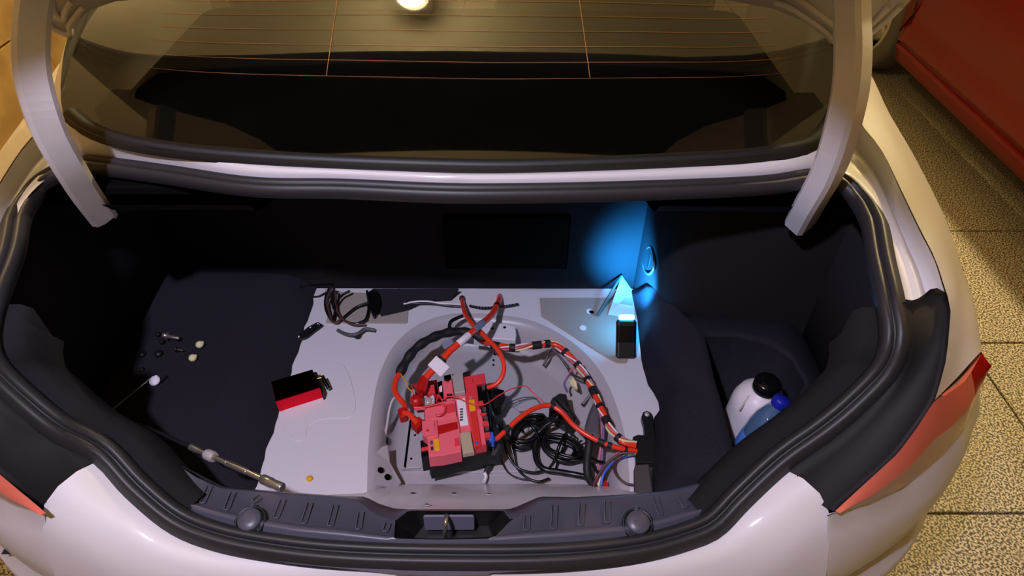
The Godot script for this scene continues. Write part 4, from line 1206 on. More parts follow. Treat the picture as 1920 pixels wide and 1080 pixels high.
	# vents, clips and prints
	for k in 4:
		st = tool()
		plate(st, shift([Vector3(-0.0339, 0.548, -0.8923), Vector3(-0.0322, 0.548, -0.8929), Vector3(-0.0305, 0.548, -0.8824), Vector3(-0.0321, 0.548, -0.882)], Vector3(0.0028 * k, 0, 0)), 0.003, 0.0002)
		obj("vent_slot", st, M.hole, o)
	for k in 5:
		st = tool()
		plate(st, shift([Vector3(-0.0053, 0.5452, -0.8555), Vector3(0.0012, 0.5452, -0.8568), Vector3(0.0019, 0.5452, -0.8527), Vector3(-0.0046, 0.5452, -0.8514)], Vector3(0.0003 * k, 0, 0.0068 * k)), 0.0004, 0.0001)
		obj("printed_line", st, M.grey, o.get_node("printed_label"))
	for p in [Vector3(-0.1011, 0.546, -0.9142), Vector3(-0.0715, 0.546, -0.9259), Vector3(-0.0636, 0.546, -0.9273), Vector3(-0.0574, 0.546, -0.8911), Vector3(-0.1031, 0.546, -0.8897), Vector3(-0.0653, 0.5535, -0.7951)]:
		st = tool()
		lathe(st, at(p), [Vector2(0.0025, -0.004), Vector2(0.0025, 0.001), Vector2(0.0012, 0.0012), Vector2(0.001, 0)], 12)
		obj("clip_pin", st, M.red_dark if p.x < -0.02 else M.cream, o)
	# terminal with ring, clamp, boot, loop handle
	st = tool()
	lathe(st, at(Vector3(-0.0715, 0.54, -0.8804)), [Vector2(0.0125, -0.02), Vector2(0.0125, 0.006), Vector2(0.0105, 0.0075), Vector2(0.0095, 0.005), Vector2(0.0085, 0.0)], 24)
	var term := obj("terminal_ring", st, M.label, o)
	st = tool()
	lathe(st, at(Vector3(-0.0718, 0.545, -0.875)), [Vector2(0.009, -0.02), Vector2(0.009, 0.002), Vector2(0.006, 0.004)], 16)
	obj("terminal_post", st, M.silver, term)
	st = tool()
	tube(st, [Vector3(-0.0794, 0.575, -0.9131), Vector3(-0.0836, 0.572, -0.8955), Vector3(-0.087, 0.568, -0.8804)], [0.0095, 0.0115, 0.0125], 14)
	obj("terminal_boot", st, M.red_dark, o)
	st = tool()
	lathe(st, at(Vector3(-0.094, 0.558, -0.8648)), [Vector2(0.012, -0.014), Vector2(0.0135, -0.004), Vector2(0.013, 0.006), Vector2(0.009, 0.011), Vector2(0.003, 0.012)], 18)
	tube(st, [Vector3(-0.094, 0.558, -0.8648), Vector3(-0.0871, 0.555, -0.8825)], 0.006, 8)
	obj("clamp_bolt_cover", st, M.red_dark, o)
	st = tool()
	tube(st, curve([Vector3(-0.0981, 0.556, -0.8499), Vector3(-0.0829, 0.556, -0.8499), Vector3(-0.0562, 0.556, -0.8567), Vector3(-0.0422, 0.556, -0.8594), Vector3(-0.034, 0.556, -0.8512), Vector3(-0.0353, 0.556, -0.8377), Vector3(-0.0433, 0.556, -0.8297), Vector3(-0.052, 0.556, -0.8311)], 40), 0.0022, 8)
	obj("cover_strap", st, M.red, o)
	st = tool()
	plate(st, [Vector3(-0.0984, 0.555, -0.852), Vector3(-0.0768, 0.555, -0.8534), Vector3(-0.0752, 0.555, -0.848), Vector3(-0.0966, 0.555, -0.8453)], 0.004, 0.001)
	obj("strap_end", st, M.red_cover, o)
	# blue plug on the right edge
	st = tool()
	tube(st, [Vector3(0.0565, 0.54, -0.7805), Vector3(0.0702, 0.54, -0.7842)], 0.0055, 10)
	rbox(st, at(Vector3(0.0628, 0.541, -0.7823), 8), Vector3(0.006, 0.022, 0.022), 0.002, 0.001)
	obj("blue_plug", st, M.blue, o)
	st = tool()
	plate(st, [Vector3(0.0467, 0.5, -0.9552), Vector3(0.0858, 0.5, -0.9431), Vector3(0.0893, 0.5, -0.9208), Vector3(0.0801, 0.5, -0.899), Vector3(0.063, 0.5, -0.8918)], 0.03, 0.003)
	obj("bracket_plate", st, M.black, o)
	st = tool()
	plate(st, [Vector3(0.0513, 0.53, -0.8686), Vector3(0.0602, 0.53, -0.87), Vector3(0.074, 0.525, -0.8248), Vector3(0.0829, 0.52, -0.783), Vector3(0.0701, 0.51, -0.7685), Vector3(0.0605, 0.51, -0.7685), Vector3(0.0657, 0.53, -0.7926)], 0.02, 0.003)
	obj("cable_duct", st, M.black, o)

# ---------------------------------------------------------------- cables
func cable(called: String, label: String, pts: Array, r: float, m: Material, group := "", n := 60) -> MeshInstance3D:
	var o := obj(called, cord(pts, r, n, 9), m)
	tag(o, label, "cable", group)
	return o

func build_cables() -> void:
	var st: SurfaceTool
	# the thick red cable from the bulkhead to the terminal boot, with its two labels and a clip
	var o := thing("power_cable", "thick red cable with white paper flag leading to the battery terminal boot", "cable", Vector3(-0.0091, 0.5, -1.0883))
	var pts := [Vector3(0.0754, 0.4822, -1.272), Vector3(0.0709, 0.53, -1.1891), Vector3(0.0568, 0.56, -1.1172), Vector3(0.029, 0.6, -1.039), Vector3(0.0003, 0.615, -0.9858), Vector3(-0.0268, 0.61, -0.958), Vector3(-0.051, 0.6, -0.928), Vector3(-0.0689, 0.585, -0.9162), Vector3(-0.0792, 0.575, -0.9102)]
	var line := curve(pts, 80)
	st = tool()
	tube(st, line, 0.0075, 12)
	obj("sheath", st, M.orange, o)
	st = tool()
	tube(st, line.slice(43, 52), 0.0083, 12)
	obj("label_wrap", st, M.label_grey, o)
	st = tool()
	plate(st, [Vector3(-0.0473, 0.618, -0.9689), Vector3(-0.0277, 0.622, -0.9838), Vector3(-0.02, 0.622, -0.9682), Vector3(-0.0383, 0.618, -0.9536)], 0.0008, 0.0001)
	obj("clear_label", st, M.label_grey, o)
	st = tool()
	tube(st, line.slice(55, 62), 0.0082, 12)
	obj("flag_wrap", st, M.label, o)
	st = tool()
	plate(st, [Vector3(-0.0717, 0.609, -0.9186), Vector3(-0.0554, 0.614, -0.9392), Vector3(-0.0268, 0.604, -0.9172), Vector3(-0.0442, 0.6, -0.8947)], 0.0008, 0.0001)
	obj("paper_flag", st, M.label, o)
	st = tool()
	tube(st, line.slice(20, 23), 0.009, 12)
	tube(st, line.slice(69, 71), 0.0095, 12)
	obj("tape_band", st, M.tape, o)
	# second red cable, looping over the right side of the battery
	o = thing("power_cable", "red cable looping from the bulkhead down to the battery's far right corner", "cable", Vector3(0.0729, 0.48, -1.0641))
	pts = [Vector3(-0.0239, 0.4821, -1.272), Vector3(-0.0149, 0.53, -1.1814), Vector3(-0.0029, 0.56, -1.1135), Vector3(0.0195, 0.58, -1.0588), Vector3(0.0506, 0.59, -1.0096), Vector3(0.0754, 0.59, -0.9718), Vector3(0.0858, 0.58, -0.9427), Vector3(0.0824, 0.57, -0.9217), Vector3(0.0701, 0.56, -0.9083), Vector3(0.051, 0.552, -0.9048)]
	line = curve(pts, 70)
	st = tool()
	tube(st, line, 0.0052, 10)
	obj("sheath", st, M.orange, o)
	st = tool()
	tube(st, line.slice(6, 9), 0.0075, 10)
	obj("tape_band", st, M.tape, o)
	# black sleeved cable along the front of the well, turning red towards the lower clamp
	o = thing("sleeved_cable", "black sleeved cable arching round the well, its red end clamped to the battery", "cable", Vector3(-0.1489, 0.4562, -1.027))
	pts = [Vector3(0.0387, 0.5, -1.0936), Vector3(0.0159, 0.51, -1.1014), Vector3(-0.0139, 0.52, -1.1005), Vector3(-0.0477, 0.53, -1.0873), Vector3(-0.0854, 0.54, -1.0571), Vector3(-0.1151, 0.54, -1.0257), Vector3(-0.1333, 0.535, -0.9902), Vector3(-0.1435, 0.53, -0.962)]
	st = tool()
	line = curve(pts, 60)
	var rad := []
	for i in 60:
		rad.append(0.0105 + 0.0012 * sin(i * 0.7))
	tube(st, line, rad, 10)
	obj("sleeve", st, M.tape, o)
	st = tool()
	tube(st, curve([Vector3(-0.1409, 0.53, -0.9696), Vector3(-0.1492, 0.53, -0.9423), Vector3(-0.1486, 0.53, -0.9186), Vector3(-0.1393, 0.53, -0.8984), Vector3(-0.1248, 0.53, -0.8799), Vector3(-0.1177, 0.535, -0.8607)], 40), 0.0062, 10)
	tube(st, curve([Vector3(-0.1203, 0.54, -0.8487), Vector3(-0.1092, 0.545, -0.8422), Vector3(-0.0994, 0.545, -0.8314), Vector3(-0.0873, 0.545, -0.8182)], 20), 0.006, 10)
	obj("red_end", st, M.orange, o)
	st = tool()
	rbox(st, at(Vector3(-0.1226, 0.53, -0.8509), 20), Vector3(0.018, 0.024, 0.024), 0.005, 0.003)
	obj("connector", st, M.red_dark, o)
	cable("thin_wire", "thin yellow wire from the black sleeve to the battery", [Vector3(-0.1378, 0.54, -0.9519), Vector3(-0.1254, 0.545, -0.9282), Vector3(-0.1178, 0.545, -0.9106), Vector3(-0.1075, 0.545, -0.8991)], 0.0012, M.yellow)
	# wrapped harness on the right
	harness("wiring_harness", "orange and white harness wrapped in black tape along the right rim of the well", [Vector3(0.0359, 0.52, -1.0694), Vector3(0.0673, 0.535, -1.0419), Vector3(0.1096, 0.545, -1.026), Vector3(0.1519, 0.545, -1.0326), Vector3(0.2009, 0.54, -1.0406), Vector3(0.2308, 0.535, -1.0125), Vector3(0.2548, 0.53, -0.9789), Vector3(0.271, 0.53, -0.9361), Vector3(0.2836, 0.53, -0.8895), Vector3(0.2952, 0.53, -0.8409), Vector3(0.3074, 0.53, -0.8051), Vector3(0.3263, 0.53, -0.7845), Vector3(0.3499, 0.525, -0.7804)], 0.0066, true)
	harness("wiring_harness", "red cable with black tape bands from the blue plug to the side box", [Vector3(0.0703, 0.545, -0.7794), Vector3(0.0914, 0.55, -0.7987), Vector3(0.1183, 0.555, -0.825), Vector3(0.1459, 0.555, -0.8464), Vector3(0.1795, 0.55, -0.8598), Vector3(0.2032, 0.545, -0.8473), Vector3(0.2266, 0.54, -0.8176), Vector3(0.2573, 0.535, -0.7939), Vector3(0.2934, 0.53, -0.777), Vector3(0.3251, 0.525, -0.7703), Vector3(0.351, 0.52, -0.7687)], 0.0052, false)
	cable("thin_wire", "thin red wire lying across the fuse carrier to the right", [Vector3(-0.0425, 0.55, -0.8738), Vector3(-0.0324, 0.556, -0.8774), Vector3(-0.0123, 0.558, -0.8744), Vector3(0.0124, 0.556, -0.8621), Vector3(0.0367, 0.556, -0.8552), Vector3(0.0498, 0.556, -0.8593), Vector3(0.0747, 0.55, -0.885), Vector3(0.1027, 0.55, -0.9035), Vector3(0.1311, 0.55, -0.9107), Vector3(0.148, 0.54, -0.9001), Vector3(0.1724, 0.53, -0.8797)], 0.0013, M.red)
	cable("thin_wire", "thin grey wire curling towards the pressed line on the well floor", [Vector3(0.0658, 0.46, -0.9082), Vector3(0.0751, 0.46, -0.9214), Vector3(0.087, 0.4562, -0.9273), Vector3(0.0823, 0.4562, -0.9155), Vector3(0.0704, 0.4562, -0.9155), Vector3(0.0798, 0.4562, -0.9243), Vector3(0.0978, 0.4487, -0.9466), Vector3(0.1283, 0.445, -0.9632), Vector3(0.1564, 0.445, -0.9632), Vector3(0.167, 0.4412, -0.9509)], 0.0013, M.grey)
	cable("loop_wire", "light grey wire bent in a tall loop at the left of the well", [Vector3(-0.1681, 0.46, -0.8397), Vector3(-0.1634, 0.48, -0.865), Vector3(-0.1589, 0.5, -0.892), Vector3(-0.1519, 0.51, -0.9086), Vector3(-0.1436, 0.51, -0.9159), Vector3(-0.1359, 0.5, -0.9107), Vector3(-0.13, 0.49, -0.8898)], 0.003, M.grey_cable)
	st = tool()
	rbox(st, at(Vector3(-0.1733, 0.457, -0.8338), 5), Vector3(0.028, 0.018, 0.018), 0.004, 0.002)
	tag(obj("cable_clip", st, M.black), "black clip at the foot of the light grey wire loop", "clip")
	# coiled black cable in two bundles
	coil("cable_coil", "tangled bundle of glossy black cable right of the battery", Vector3(0.1403, 0.4487, -0.8638), 0.045, 0.03, 40.0, 12, 21)
	coil("cable_coil", "tied oval coil of glossy black cable near the right of the well", Vector3(0.2072, 0.4487, -0.8228), 0.046, 0.03, -25.0, 11, 34)
	var loose := [
		[[Vector3(0.0803, 0.5, -0.8568), Vector3(0.0871, 0.47, -0.8243), Vector3(0.0972, 0.4525, -0.7993), Vector3(0.116, 0.445, -0.7785), Vector3(0.1469, 0.4412, -0.7707), Vector3(0.1715, 0.4412, -0.7757)], 0.0028, "black cable curving from the battery to the rear of the well"],
		[[Vector3(0.0972, 0.47, -0.8309), Vector3(0.105, 0.4562, -0.8073), Vector3(0.1116, 0.445, -0.7836), Vector3(0.1301, 0.4412, -0.7607), Vector3(0.1572, 0.4412, -0.7495), Vector3(0.1794, 0.4412, -0.7569)], 0.0026, "black cable running below the first to the rear of the well"],
		[[Vector3(0.0781, 0.4487, -0.8151), Vector3(0.0838, 0.445, -0.7888), Vector3(0.0971, 0.4412, -0.7683), Vector3(0.119, 0.4412, -0.757), Vector3(0.1464, 0.4412, -0.7532)], 0.0016, "thin dark cable nearest the sill in the well"],
		[[Vector3(0.1486, 0.46, -0.8447), Vector3(0.1712, 0.48, -0.8577), Vector3(0.1881, 0.49, -0.8641), Vector3(0.1991, 0.5, -0.8677), Vector3(0.1939, 0.5, -0.8761)], 0.0045, "shiny black cable rising from the bundle to the red harness"],
		[[Vector3(0.1549, 0.47, -0.872), Vector3(0.1841, 0.47, -0.879), Vector3(0.2134, 0.46, -0.8765), Vector3(0.2274, 0.4562, -0.8583), Vector3(0.2383, 0.4562, -0.85), Vector3(0.2345, 0.4525, -0.8417), Vector3(0.2173, 0.4525, -0.8417), Vector3(0.2373, 0.4525, -0.8336), Vector3(0.2534, 0.4562, -0.8391)], 0.0022, "thin black cable zigzagging between bundle and oval coil"],
		[[Vector3(0.1536, 0.46, -0.8922), Vector3(0.1728, 0.47, -0.8861), Vector3(0.1962, 0.47, -0.8904), Vector3(0.2222, 0.46, -0.8864)], 0.002, "thin black cable lying over the top of the bundle"],
		[[Vector3(0.1994, 0.4412, -0.8173), Vector3(0.1882, 0.4375, -0.7961), Vector3(0.1763, 0.4375, -0.7807)], 0.0018, "short thin black wire under the oval coil"],
		[[Vector3(0.2046, 0.4412, -0.8106), Vector3(0.1969, 0.4375, -0.7909), Vector3(0.1916, 0.4375, -0.7755)], 0.0018, "short thin black wire right of the other under the oval coil"],
		[[Vector3(0.1557, 0.4562, -0.8474), Vector3(0.1516, 0.4487, -0.8189), Vector3(0.1564, 0.445, -0.7912), Vector3(0.1713, 0.445, -0.7758), Vector3(0.1965, 0.445, -0.7707), Vector3(0.2292, 0.445, -0.7644), Vector3(0.2556, 0.4487, -0.7557)], 0.006, "thick black cable bending towards the upright black hose"],
		[[Vector3(0.065, 0.53, -0.848), Vector3(0.0751, 0.52, -0.8218), Vector3(0.0893, 0.48, -0.8239), Vector3(0.1086, 0.46, -0.8312), Vector3(0.1315, 0.4562, -0.8406)], 0.003, "black wire leaving the battery's right edge"],
		[[Vector3(0.0604, 0.53, -0.8616), Vector3(0.0693, 0.52, -0.8487), Vector3(0.0804, 0.5, -0.8364), Vector3(0.1007, 0.47, -0.8377)], 0.0022, "thin black wire beside the battery's right edge"],
	]
	for q in loose:
		cable("black_cable", q[2], q[0], q[1], M.cable_black)
	st = tool()
	plate(st, [Vector3(0.0516, 0.4562, -0.797), Vector3(0.067, 0.4562, -0.8034), Vector3(0.0606, 0.4487, -0.78), Vector3(0.0497, 0.4412, -0.7684), Vector3(0.043, 0.4412, -0.7709)], 0.012, 0.003)
	tag(obj("cable_end", st, M.tape), "black taped cable end hanging from the near side of the battery", "cable")
	st = tool()
	tube(st, curve([Vector3(0.0453, 0.445, -0.7685), Vector3(0.0487, 0.4412, -0.7621), Vector3(0.0457, 0.4412, -0.7497)], 10), 0.004, 8)
	tag(obj("cable_stub", st, M.label), "whitish plug at the end of the black taped cable", "plug")
	cable("rubber_hose", "upright black rubber hose at the right of the well", [Vector3(0.2641, 0.5, -0.8228), Vector3(0.2603, 0.49, -0.797), Vector3(0.2564, 0.47, -0.7721), Vector3(0.2574, 0.46, -0.7498), Vector3(0.2654, 0.46, -0.7315), Vector3(0.2744, 0.46, -0.7147)], 0.0085, M.tape)
	# sealing sleeves (grommets)
	st = tool()
	plate(st, [Vector3(0.1854, 0.5, -0.9105), Vector3(0.1919, 0.5, -0.9251), Vector3(0.2091, 0.5, -0.9385), Vector3(0.223, 0.5, -0.9355), Vector3(0.2286, 0.49, -0.9067), Vector3(0.2428, 0.48, -0.8856), Vector3(0.2385, 0.48, -0.8743), Vector3(0.209, 0.49, -0.8894)], 0.06, 0.008)
	tag(obj("grommet", st, M.black), "wide black rubber grommet under the red taped harness", "grommet")
	st = tool()
	var leaf := curve([Vector3(0.2552, 0.5, -0.8348), Vector3(0.2604, 0.505, -0.8597), Vector3(0.2701, 0.51, -0.8839), Vector3(0.2816, 0.515, -0.9014), Vector3(0.2882, 0.515, -0.8985), Vector3(0.2914, 0.51, -0.8698), Vector3(0.2897, 0.505, -0.8392), Vector3(0.2858, 0.5, -0.8188), Vector3(0.2663, 0.5, -0.8228)], 40, true)
	plate(st, leaf, 0.03, 0.006)
	tag(obj("grommet", st, M.grey), "leaf shaped dark grommet beside the orange harness", "grommet")
	# light coloured loom at the right
	var loom := [
		[[Vector3(0.1962, 0.53, -1.035), Vector3(0.2151, 0.52, -1.0163), Vector3(0.2289, 0.51, -0.9964), Vector3(0.2363, 0.5, -0.9892)], M.brown, "thin brown wire hanging from the orange harness"],
		[[Vector3(0.2363, 0.5, -0.9892), Vector3(0.2256, 0.5, -0.9736), Vector3(0.2209, 0.49, -0.9665), Vector3(0.2289, 0.47, -0.9599)], M.violet, "violet wire curling above the wide grommet"],
		[[Vector3(0.2335, 0.505, -0.9881), Vector3(0.2434, 0.51, -0.9964), Vector3(0.2579, 0.515, -0.9732), Vector3(0.2723, 0.52, -0.9536)], M.pink, "pink wire arching over the cream plug"],
		[[Vector3(0.235, 0.5, -0.9876), Vector3(0.2462, 0.51, -0.9713), Vector3(0.2613, 0.515, -0.9578), Vector3(0.2732, 0.52, -0.9385)], M.brown, "brown wire running under the pink wire arch"],
		[[Vector3(0.2885, 0.52, -0.8622), Vector3(0.2896, 0.51, -0.8423), Vector3(0.2895, 0.49, -0.8232), Vector3(0.2854, 0.47, -0.7977), Vector3(0.2786, 0.46, -0.766), Vector3(0.2706, 0.4562, -0.7375)], M.pink, "long pink wire running down beside the leaf shaped grommet"],
		[[Vector3(0.2862, 0.52, -0.8622), Vector3(0.2922, 0.51, -0.8355), Vector3(0.292, 0.49, -0.8153), Vector3(0.2891, 0.47, -0.7912), Vector3(0.2845, 0.46, -0.7597)], M.violet, "long violet wire running down beside the pink one"],
		[[Vector3(0.3485, 0.52, -0.7662), Vector3(0.3287, 0.515, -0.7722), Vector3(0.3125, 0.5, -0.7748), Vector3(0.2961, 0.49, -0.7639), Vector3(0.283, 0.48, -0.7531), Vector3(0.2745, 0.47, -0.735), Vector3(0.2685, 0.46, -0.7195)], M.pink, "pink wire of the loose bundle by the side box"],
		[[Vector3(0.348, 0.52, -0.7625), Vector3(0.3309, 0.515, -0.7647), Vector3(0.3149, 0.5, -0.7685), Vector3(0.3012, 0.49, -0.7614), Vector3(0.2894, 0.48, -0.7531), Vector3(0.2788, 0.47, -0.735), Vector3(0.2712, 0.46, -0.7147)], M.cream, "cream wire of the loose bundle by the side box"],
		[[Vector3(0.3468, 0.515, -0.7646), Vector3(0.3259, 0.51, -0.763), Vector3(0.305, 0.5, -0.7573), Vector3(0.2945, 0.49, -0.7503), Vector3(0.2849, 0.48, -0.7408), Vector3(0.2796, 0.47, -0.7229)], M.blue, "blue wire of the loose bundle by the side box"],
		[[Vector3(0.3449, 0.525, -0.7604), Vector3(0.3195, 0.52, -0.7638), Vector3(0.3018, 0.51, -0.7581), Vector3(0.2881, 0.5, -0.75), Vector3(0.2785, 0.49, -0.7406), Vector3(0.2687, 0.48, -0.7288), Vector3(0.2631, 0.47, -0.717)], M.brown, "brown wire of the loose bundle by the side box"],
		[[Vector3(0.3422, 0.52, -0.7662), Vector3(0.3171, 0.51, -0.7606), Vector3(0.3059, 0.505, -0.7516), Vector3(0.3038, 0.505, -0.7345), Vector3(0.3101, 0.505, -0.7178), Vector3(0.324, 0.505, -0.7049), Vector3(0.339, 0.505, -0.7013)], M.brown, "brown wire bowing down over the bare floor by the side box"],
		[[Vector3(0.2655, 0.47, -0.7874), Vector3(0.2784, 0.48, -0.7718), Vector3(0.2884, 0.49, -0.7627)], M.cable_black, "short black wire crossing the pink and violet wires"],
		[[Vector3(0.2665, 0.47, -0.7746), Vector3(0.2734, 0.47, -0.7558), Vector3(0.2818, 0.47, -0.7435)], M.cable_black, "short black wire below the crossing one"],
	]
	for q in loom:
		cable("loom_wire", q[2], q[0], 0.0026 if q[1] != M.cable_black else 0.003, q[1])
	st = tool()
	plate(st, [Vector3(0.2325, 0.5, -0.9705), Vector3(0.2416, 0.5, -0.9798), Vector3(0.2483, 0.495, -0.9685), Vector3(0.2499, 0.49, -0.9542), Vector3(0.2432, 0.49, -0.9603), Vector3(0.2348, 0.495, -0.9639)], 0.008, 0.0015)
	tag(obj("cable_plug", st, M.cream), "small cream plug hanging under the pink wire arch", "plug")
	st = tool()
	plate(st, [Vector3(0.2834, 0.47, -0.7277), Vector3(0.291, 0.475, -0.7342), Vector3(0.2962, 0.465, -0.7236), Vector3(0.2877, 0.46, -0.7194)], 0.012, 0.002)
	tag(obj("cable_plug", st, M.red_dark), "dark red plug at the foot of the loose wire bundle", "plug")
	st = tool()
	plate(st, [Vector3(0.2754, 0.46, -0.7243), Vector3(0.3002, 0.46, -0.7254), Vector3(0.3027, 0.46, -0.7111), Vector3(0.2758, 0.46, -0.7076)], 0.02, 0.003)
	tag(obj("cable_plug", st, M.black), "black plug under the loose wire bundle next to the sill", "plug")
	# ribbed straps
	strap("ribbed_strap", "black ribbed strap lying across the two red cables by the bulkhead", [Vector3(-0.0007, 0.51, -1.2005), Vector3(0.0326, 0.512, -1.1908), Vector3(0.0787, 0.512, -1.1947), Vector3(0.1211, 0.51, -1.2065)], 0.006)
	strap("ribbed_strap", "dark ribbed strap slanting down left of the brown wire", [Vector3(0.1964, 0.5, -1.0593), Vector3(0.1893, 0.47, -1.0647), Vector3(0.1796, 0.4487, -1.0567)], 0.006)
	strap("ribbed_strap", "dark ribbed strap poking out under the orange harness", [Vector3(0.292, 0.47, -0.9645), Vector3(0.2785, 0.4525, -0.9587), Vector3(0.2619, 0.445, -0.9418)], 0.007)
	# white and black wires along the bulkhead
	cable("bulkhead_wire", "white wire along the bulkhead above the red cables", [Vector3(-0.1639, 0.51, -1.2061), Vector3(-0.1398, 0.515, -1.2086), Vector3(-0.1069, 0.515, -1.2105), Vector3(-0.0667, 0.515, -1.2029), Vector3(-0.0168, 0.51, -1.2044)], 0.0022, M.label)
	cable("bulkhead_wire", "black wire along the bulkhead beside the white wire", [Vector3(-0.1636, 0.515, -1.2085), Vector3(-0.1336, 0.51, -1.2081), Vector3(-0.0936, 0.512, -1.206), Vector3(-0.0536, 0.51, -1.2005), Vector3(-0.0138, 0.51, -1.1967)], 0.0024, M.cable_black)
	cable("bulkhead_wire", "black loop of wire where the two red cables cross", [Vector3(-0.0131, 0.53, -1.1442), Vector3(-0.0279, 0.53, -1.1351), Vector3(-0.0411, 0.53, -1.1225), Vector3(-0.0431, 0.525, -1.1096), Vector3(-0.034, 0.52, -1.1005)], 0.0045, M.cable_black)
	# coiled cables hanging at the left of the bulkhead
	o = thing("hanging_cables", "loosely looped thin dark cables hanging from the bulkhead over the grey beige patch", "cable", Vector3(-0.2937, 0.505, -1.1732))
	for q in [
		[Vector3(-0.3526, 0.53, -1.243), Vector3(-0.358, 0.52, -1.2145), Vector3(-0.3518, 0.513, -1.1836), Vector3(-0.3326, 0.51, -1.1496), Vector3(-0.3232, 0.51, -1.1405), Vector3(-0.3145, 0.51, -1.1423), Vector3(-0.2982, 0.511, -1.167), Vector3(-0.2763, 0.513, -1.1932), Vector3(-0.2477, 0.52, -1.2012)],
		[Vector3(-0.344, 0.535, -1.2375), Vector3(-0.3513, 0.525, -1.2053), Vector3(-0.3413, 0.515, -1.1722), Vector3(-0.3257, 0.512, -1.1421), Vector3(-0.3173, 0.512, -1.1385), Vector3(-0.3059, 0.514, -1.1547)],
		[Vector3(-0.3393, 0.53, -1.243), Vector3(-0.3429, 0.52, -1.2185), Vector3(-0.3322, 0.515, -1.1854), Vector3(-0.3085, 0.512, -1.1531), Vector3(-0.2828, 0.511, -1.1377), Vector3(-0.261, 0.511, -1.1377), Vector3(-0.2461, 0.513, -1.1503)],
		[Vector3(-0.3347, 0.53, -1.2331), Vector3(-0.328, 0.52, -1.1953), Vector3(-0.3202, 0.516, -1.1712), Vector3(-0.3004, 0.514, -1.1456), Vector3(-0.2726, 0.512, -1.1313), Vector3(-0.2474, 0.512, -1.1331)],
		[Vector3(-0.299, 0.53, -1.2331), Vector3(-0.3184, 0.525, -1.2189), Vector3(-0.3267, 0.52, -1.1953), Vector3(-0.3266, 0.515, -1.1629), Vector3(-0.3257, 0.513, -1.1429)],
		[Vector3(-0.2565, 0.53, -1.2332), Vector3(-0.2496, 0.52, -1.205), Vector3(-0.2466, 0.515, -1.1723), Vector3(-0.2506, 0.513, -1.1466), Vector3(-0.2646, 0.512, -1.1367)],
	]:
		st = cord(q, 0.0031, 50, 8)
		obj("cable_loop", st, M.brown if q.size() == 6 else M.cable_black, o)
	st = tool()
	plate(st, curve([Vector3(-0.2539, 0.53, -1.2332), Vector3(-0.2379, 0.535, -1.2376), Vector3(-0.2233, 0.53, -1.2234), Vector3(-0.2167, 0.525, -1.1902), Vector3(-0.2226, 0.52, -1.1728), Vector3(-0.2291, 0.515, -1.1593), Vector3(-0.2361, 0.52, -1.1671), Vector3(-0.2446, 0.525, -1.1939)], 30, true), 0.02, 0.005)
	tag(obj("cable_plug", st, M.gloss_black), "glossy black plug hanging beside the looped dark cables", "plug")

func harness(called: String, label: String, pts: Array, r: float, many: bool) -> void:
	var o := thing(called, label, "cable", Vector3(pts[5].x, 0.43, pts[5].z))
	var line := curve(pts, 120)
	var strands := [[M.orange, r, 0.0, 0.0]]
	if many:
		strands = [[M.orange, r * 0.85, r * 0.35, 0.0], [M.cream, r * 0.35, r * 0.9, 2.0], [M.pink, r * 0.35, r * 0.9, 3.2], [M.label, r * 0.3, r * 0.95, 4.4]]
	for s in strands:
		var path := []
		for i in 120:
			var t: Vector3 = (line[mini(i + 1, 119)] - line[maxi(i - 1, 0)]).normalized()
			var u := t.cross(Vector3.UP).normalized()
			var w := u.cross(t)
			var a: float = s[3] + i * 0.16
			path.append(line[i] + (u * cos(a) + w * sin(a)) * s[2])
		var st := tool()
		tube(st, path, s[1], 9)
		obj("cable_strand", st, s[0], o)
	var k := 8
	var rng := RandomNumberGenerator.new()
	rng.seed = 77
	while k < 116:
		var st := tool()
		var len := rng.randi_range(2, 5)
		tube(st, line.slice(k, k + len + 1), r * (1.42 if many else 1.25), 10)
		obj("tape_band", st, M.tape, o)
		k += len + rng.randi_range(2, 9) + (0 if many or k > 55 else 30)

func coil(called: String, label: String, c: Vector3, a: float, b: float, yaw: float, turns: int, sd: int) -> void:
	var rng := RandomNumberGenerator.new()
	rng.seed = sd
	var pts := []
	var steps := 12
	var was := [1.0, 1.0, 0.0, 0.0, 0.0]
	for k in turns:
		# every turn is a slightly different oval; one runs smoothly into the next
		var now := [rng.randf_range(0.72, 1.06), rng.randf_range(0.5, 1.05), rng.randf_range(-0.014, 0.024), rng.randf_range(-0.008, 0.008), rng.randf_range(-0.25, 0.25)]
		for i in steps:
			var t := TAU * i / steps
			var m: float = i / float(steps)
			var p := Vector3(a * lerpf(was[0], now[0], m) * cos(t) + lerpf(was[3], now[3], m), lerpf(was[2], now[2], m), b * lerpf(was[1], now[1], m) * sin(t))
			pts.append(c + p.rotated(Vector3.UP, deg_to_rad(yaw) + lerpf(was[4], now[4], m)))
		was = now
	var o := thing(called, label, "cable", Vector3(c.x, 0.43, c.z))
	var st := tool()
	tube(st, curve(pts, turns * 40), 0.0032, 7)
	obj("cable_winding", st, M.cable_black, o)
	st = tool()
	var side := Vector3.RIGHT.rotated(Vector3.UP, deg_to_rad(yaw + 90.0))
	var ring := []
	for k in 13:
		var t := TAU * k / 12
		ring.append(c + Vector3(0, 0.006 + 0.028 * sin(t), 0) + side * 0.03 * cos(t) * 1.1)
	tube(st, ring, 0.0035, 6)
	obj("cable_tie", st, M.gloss_black, o)

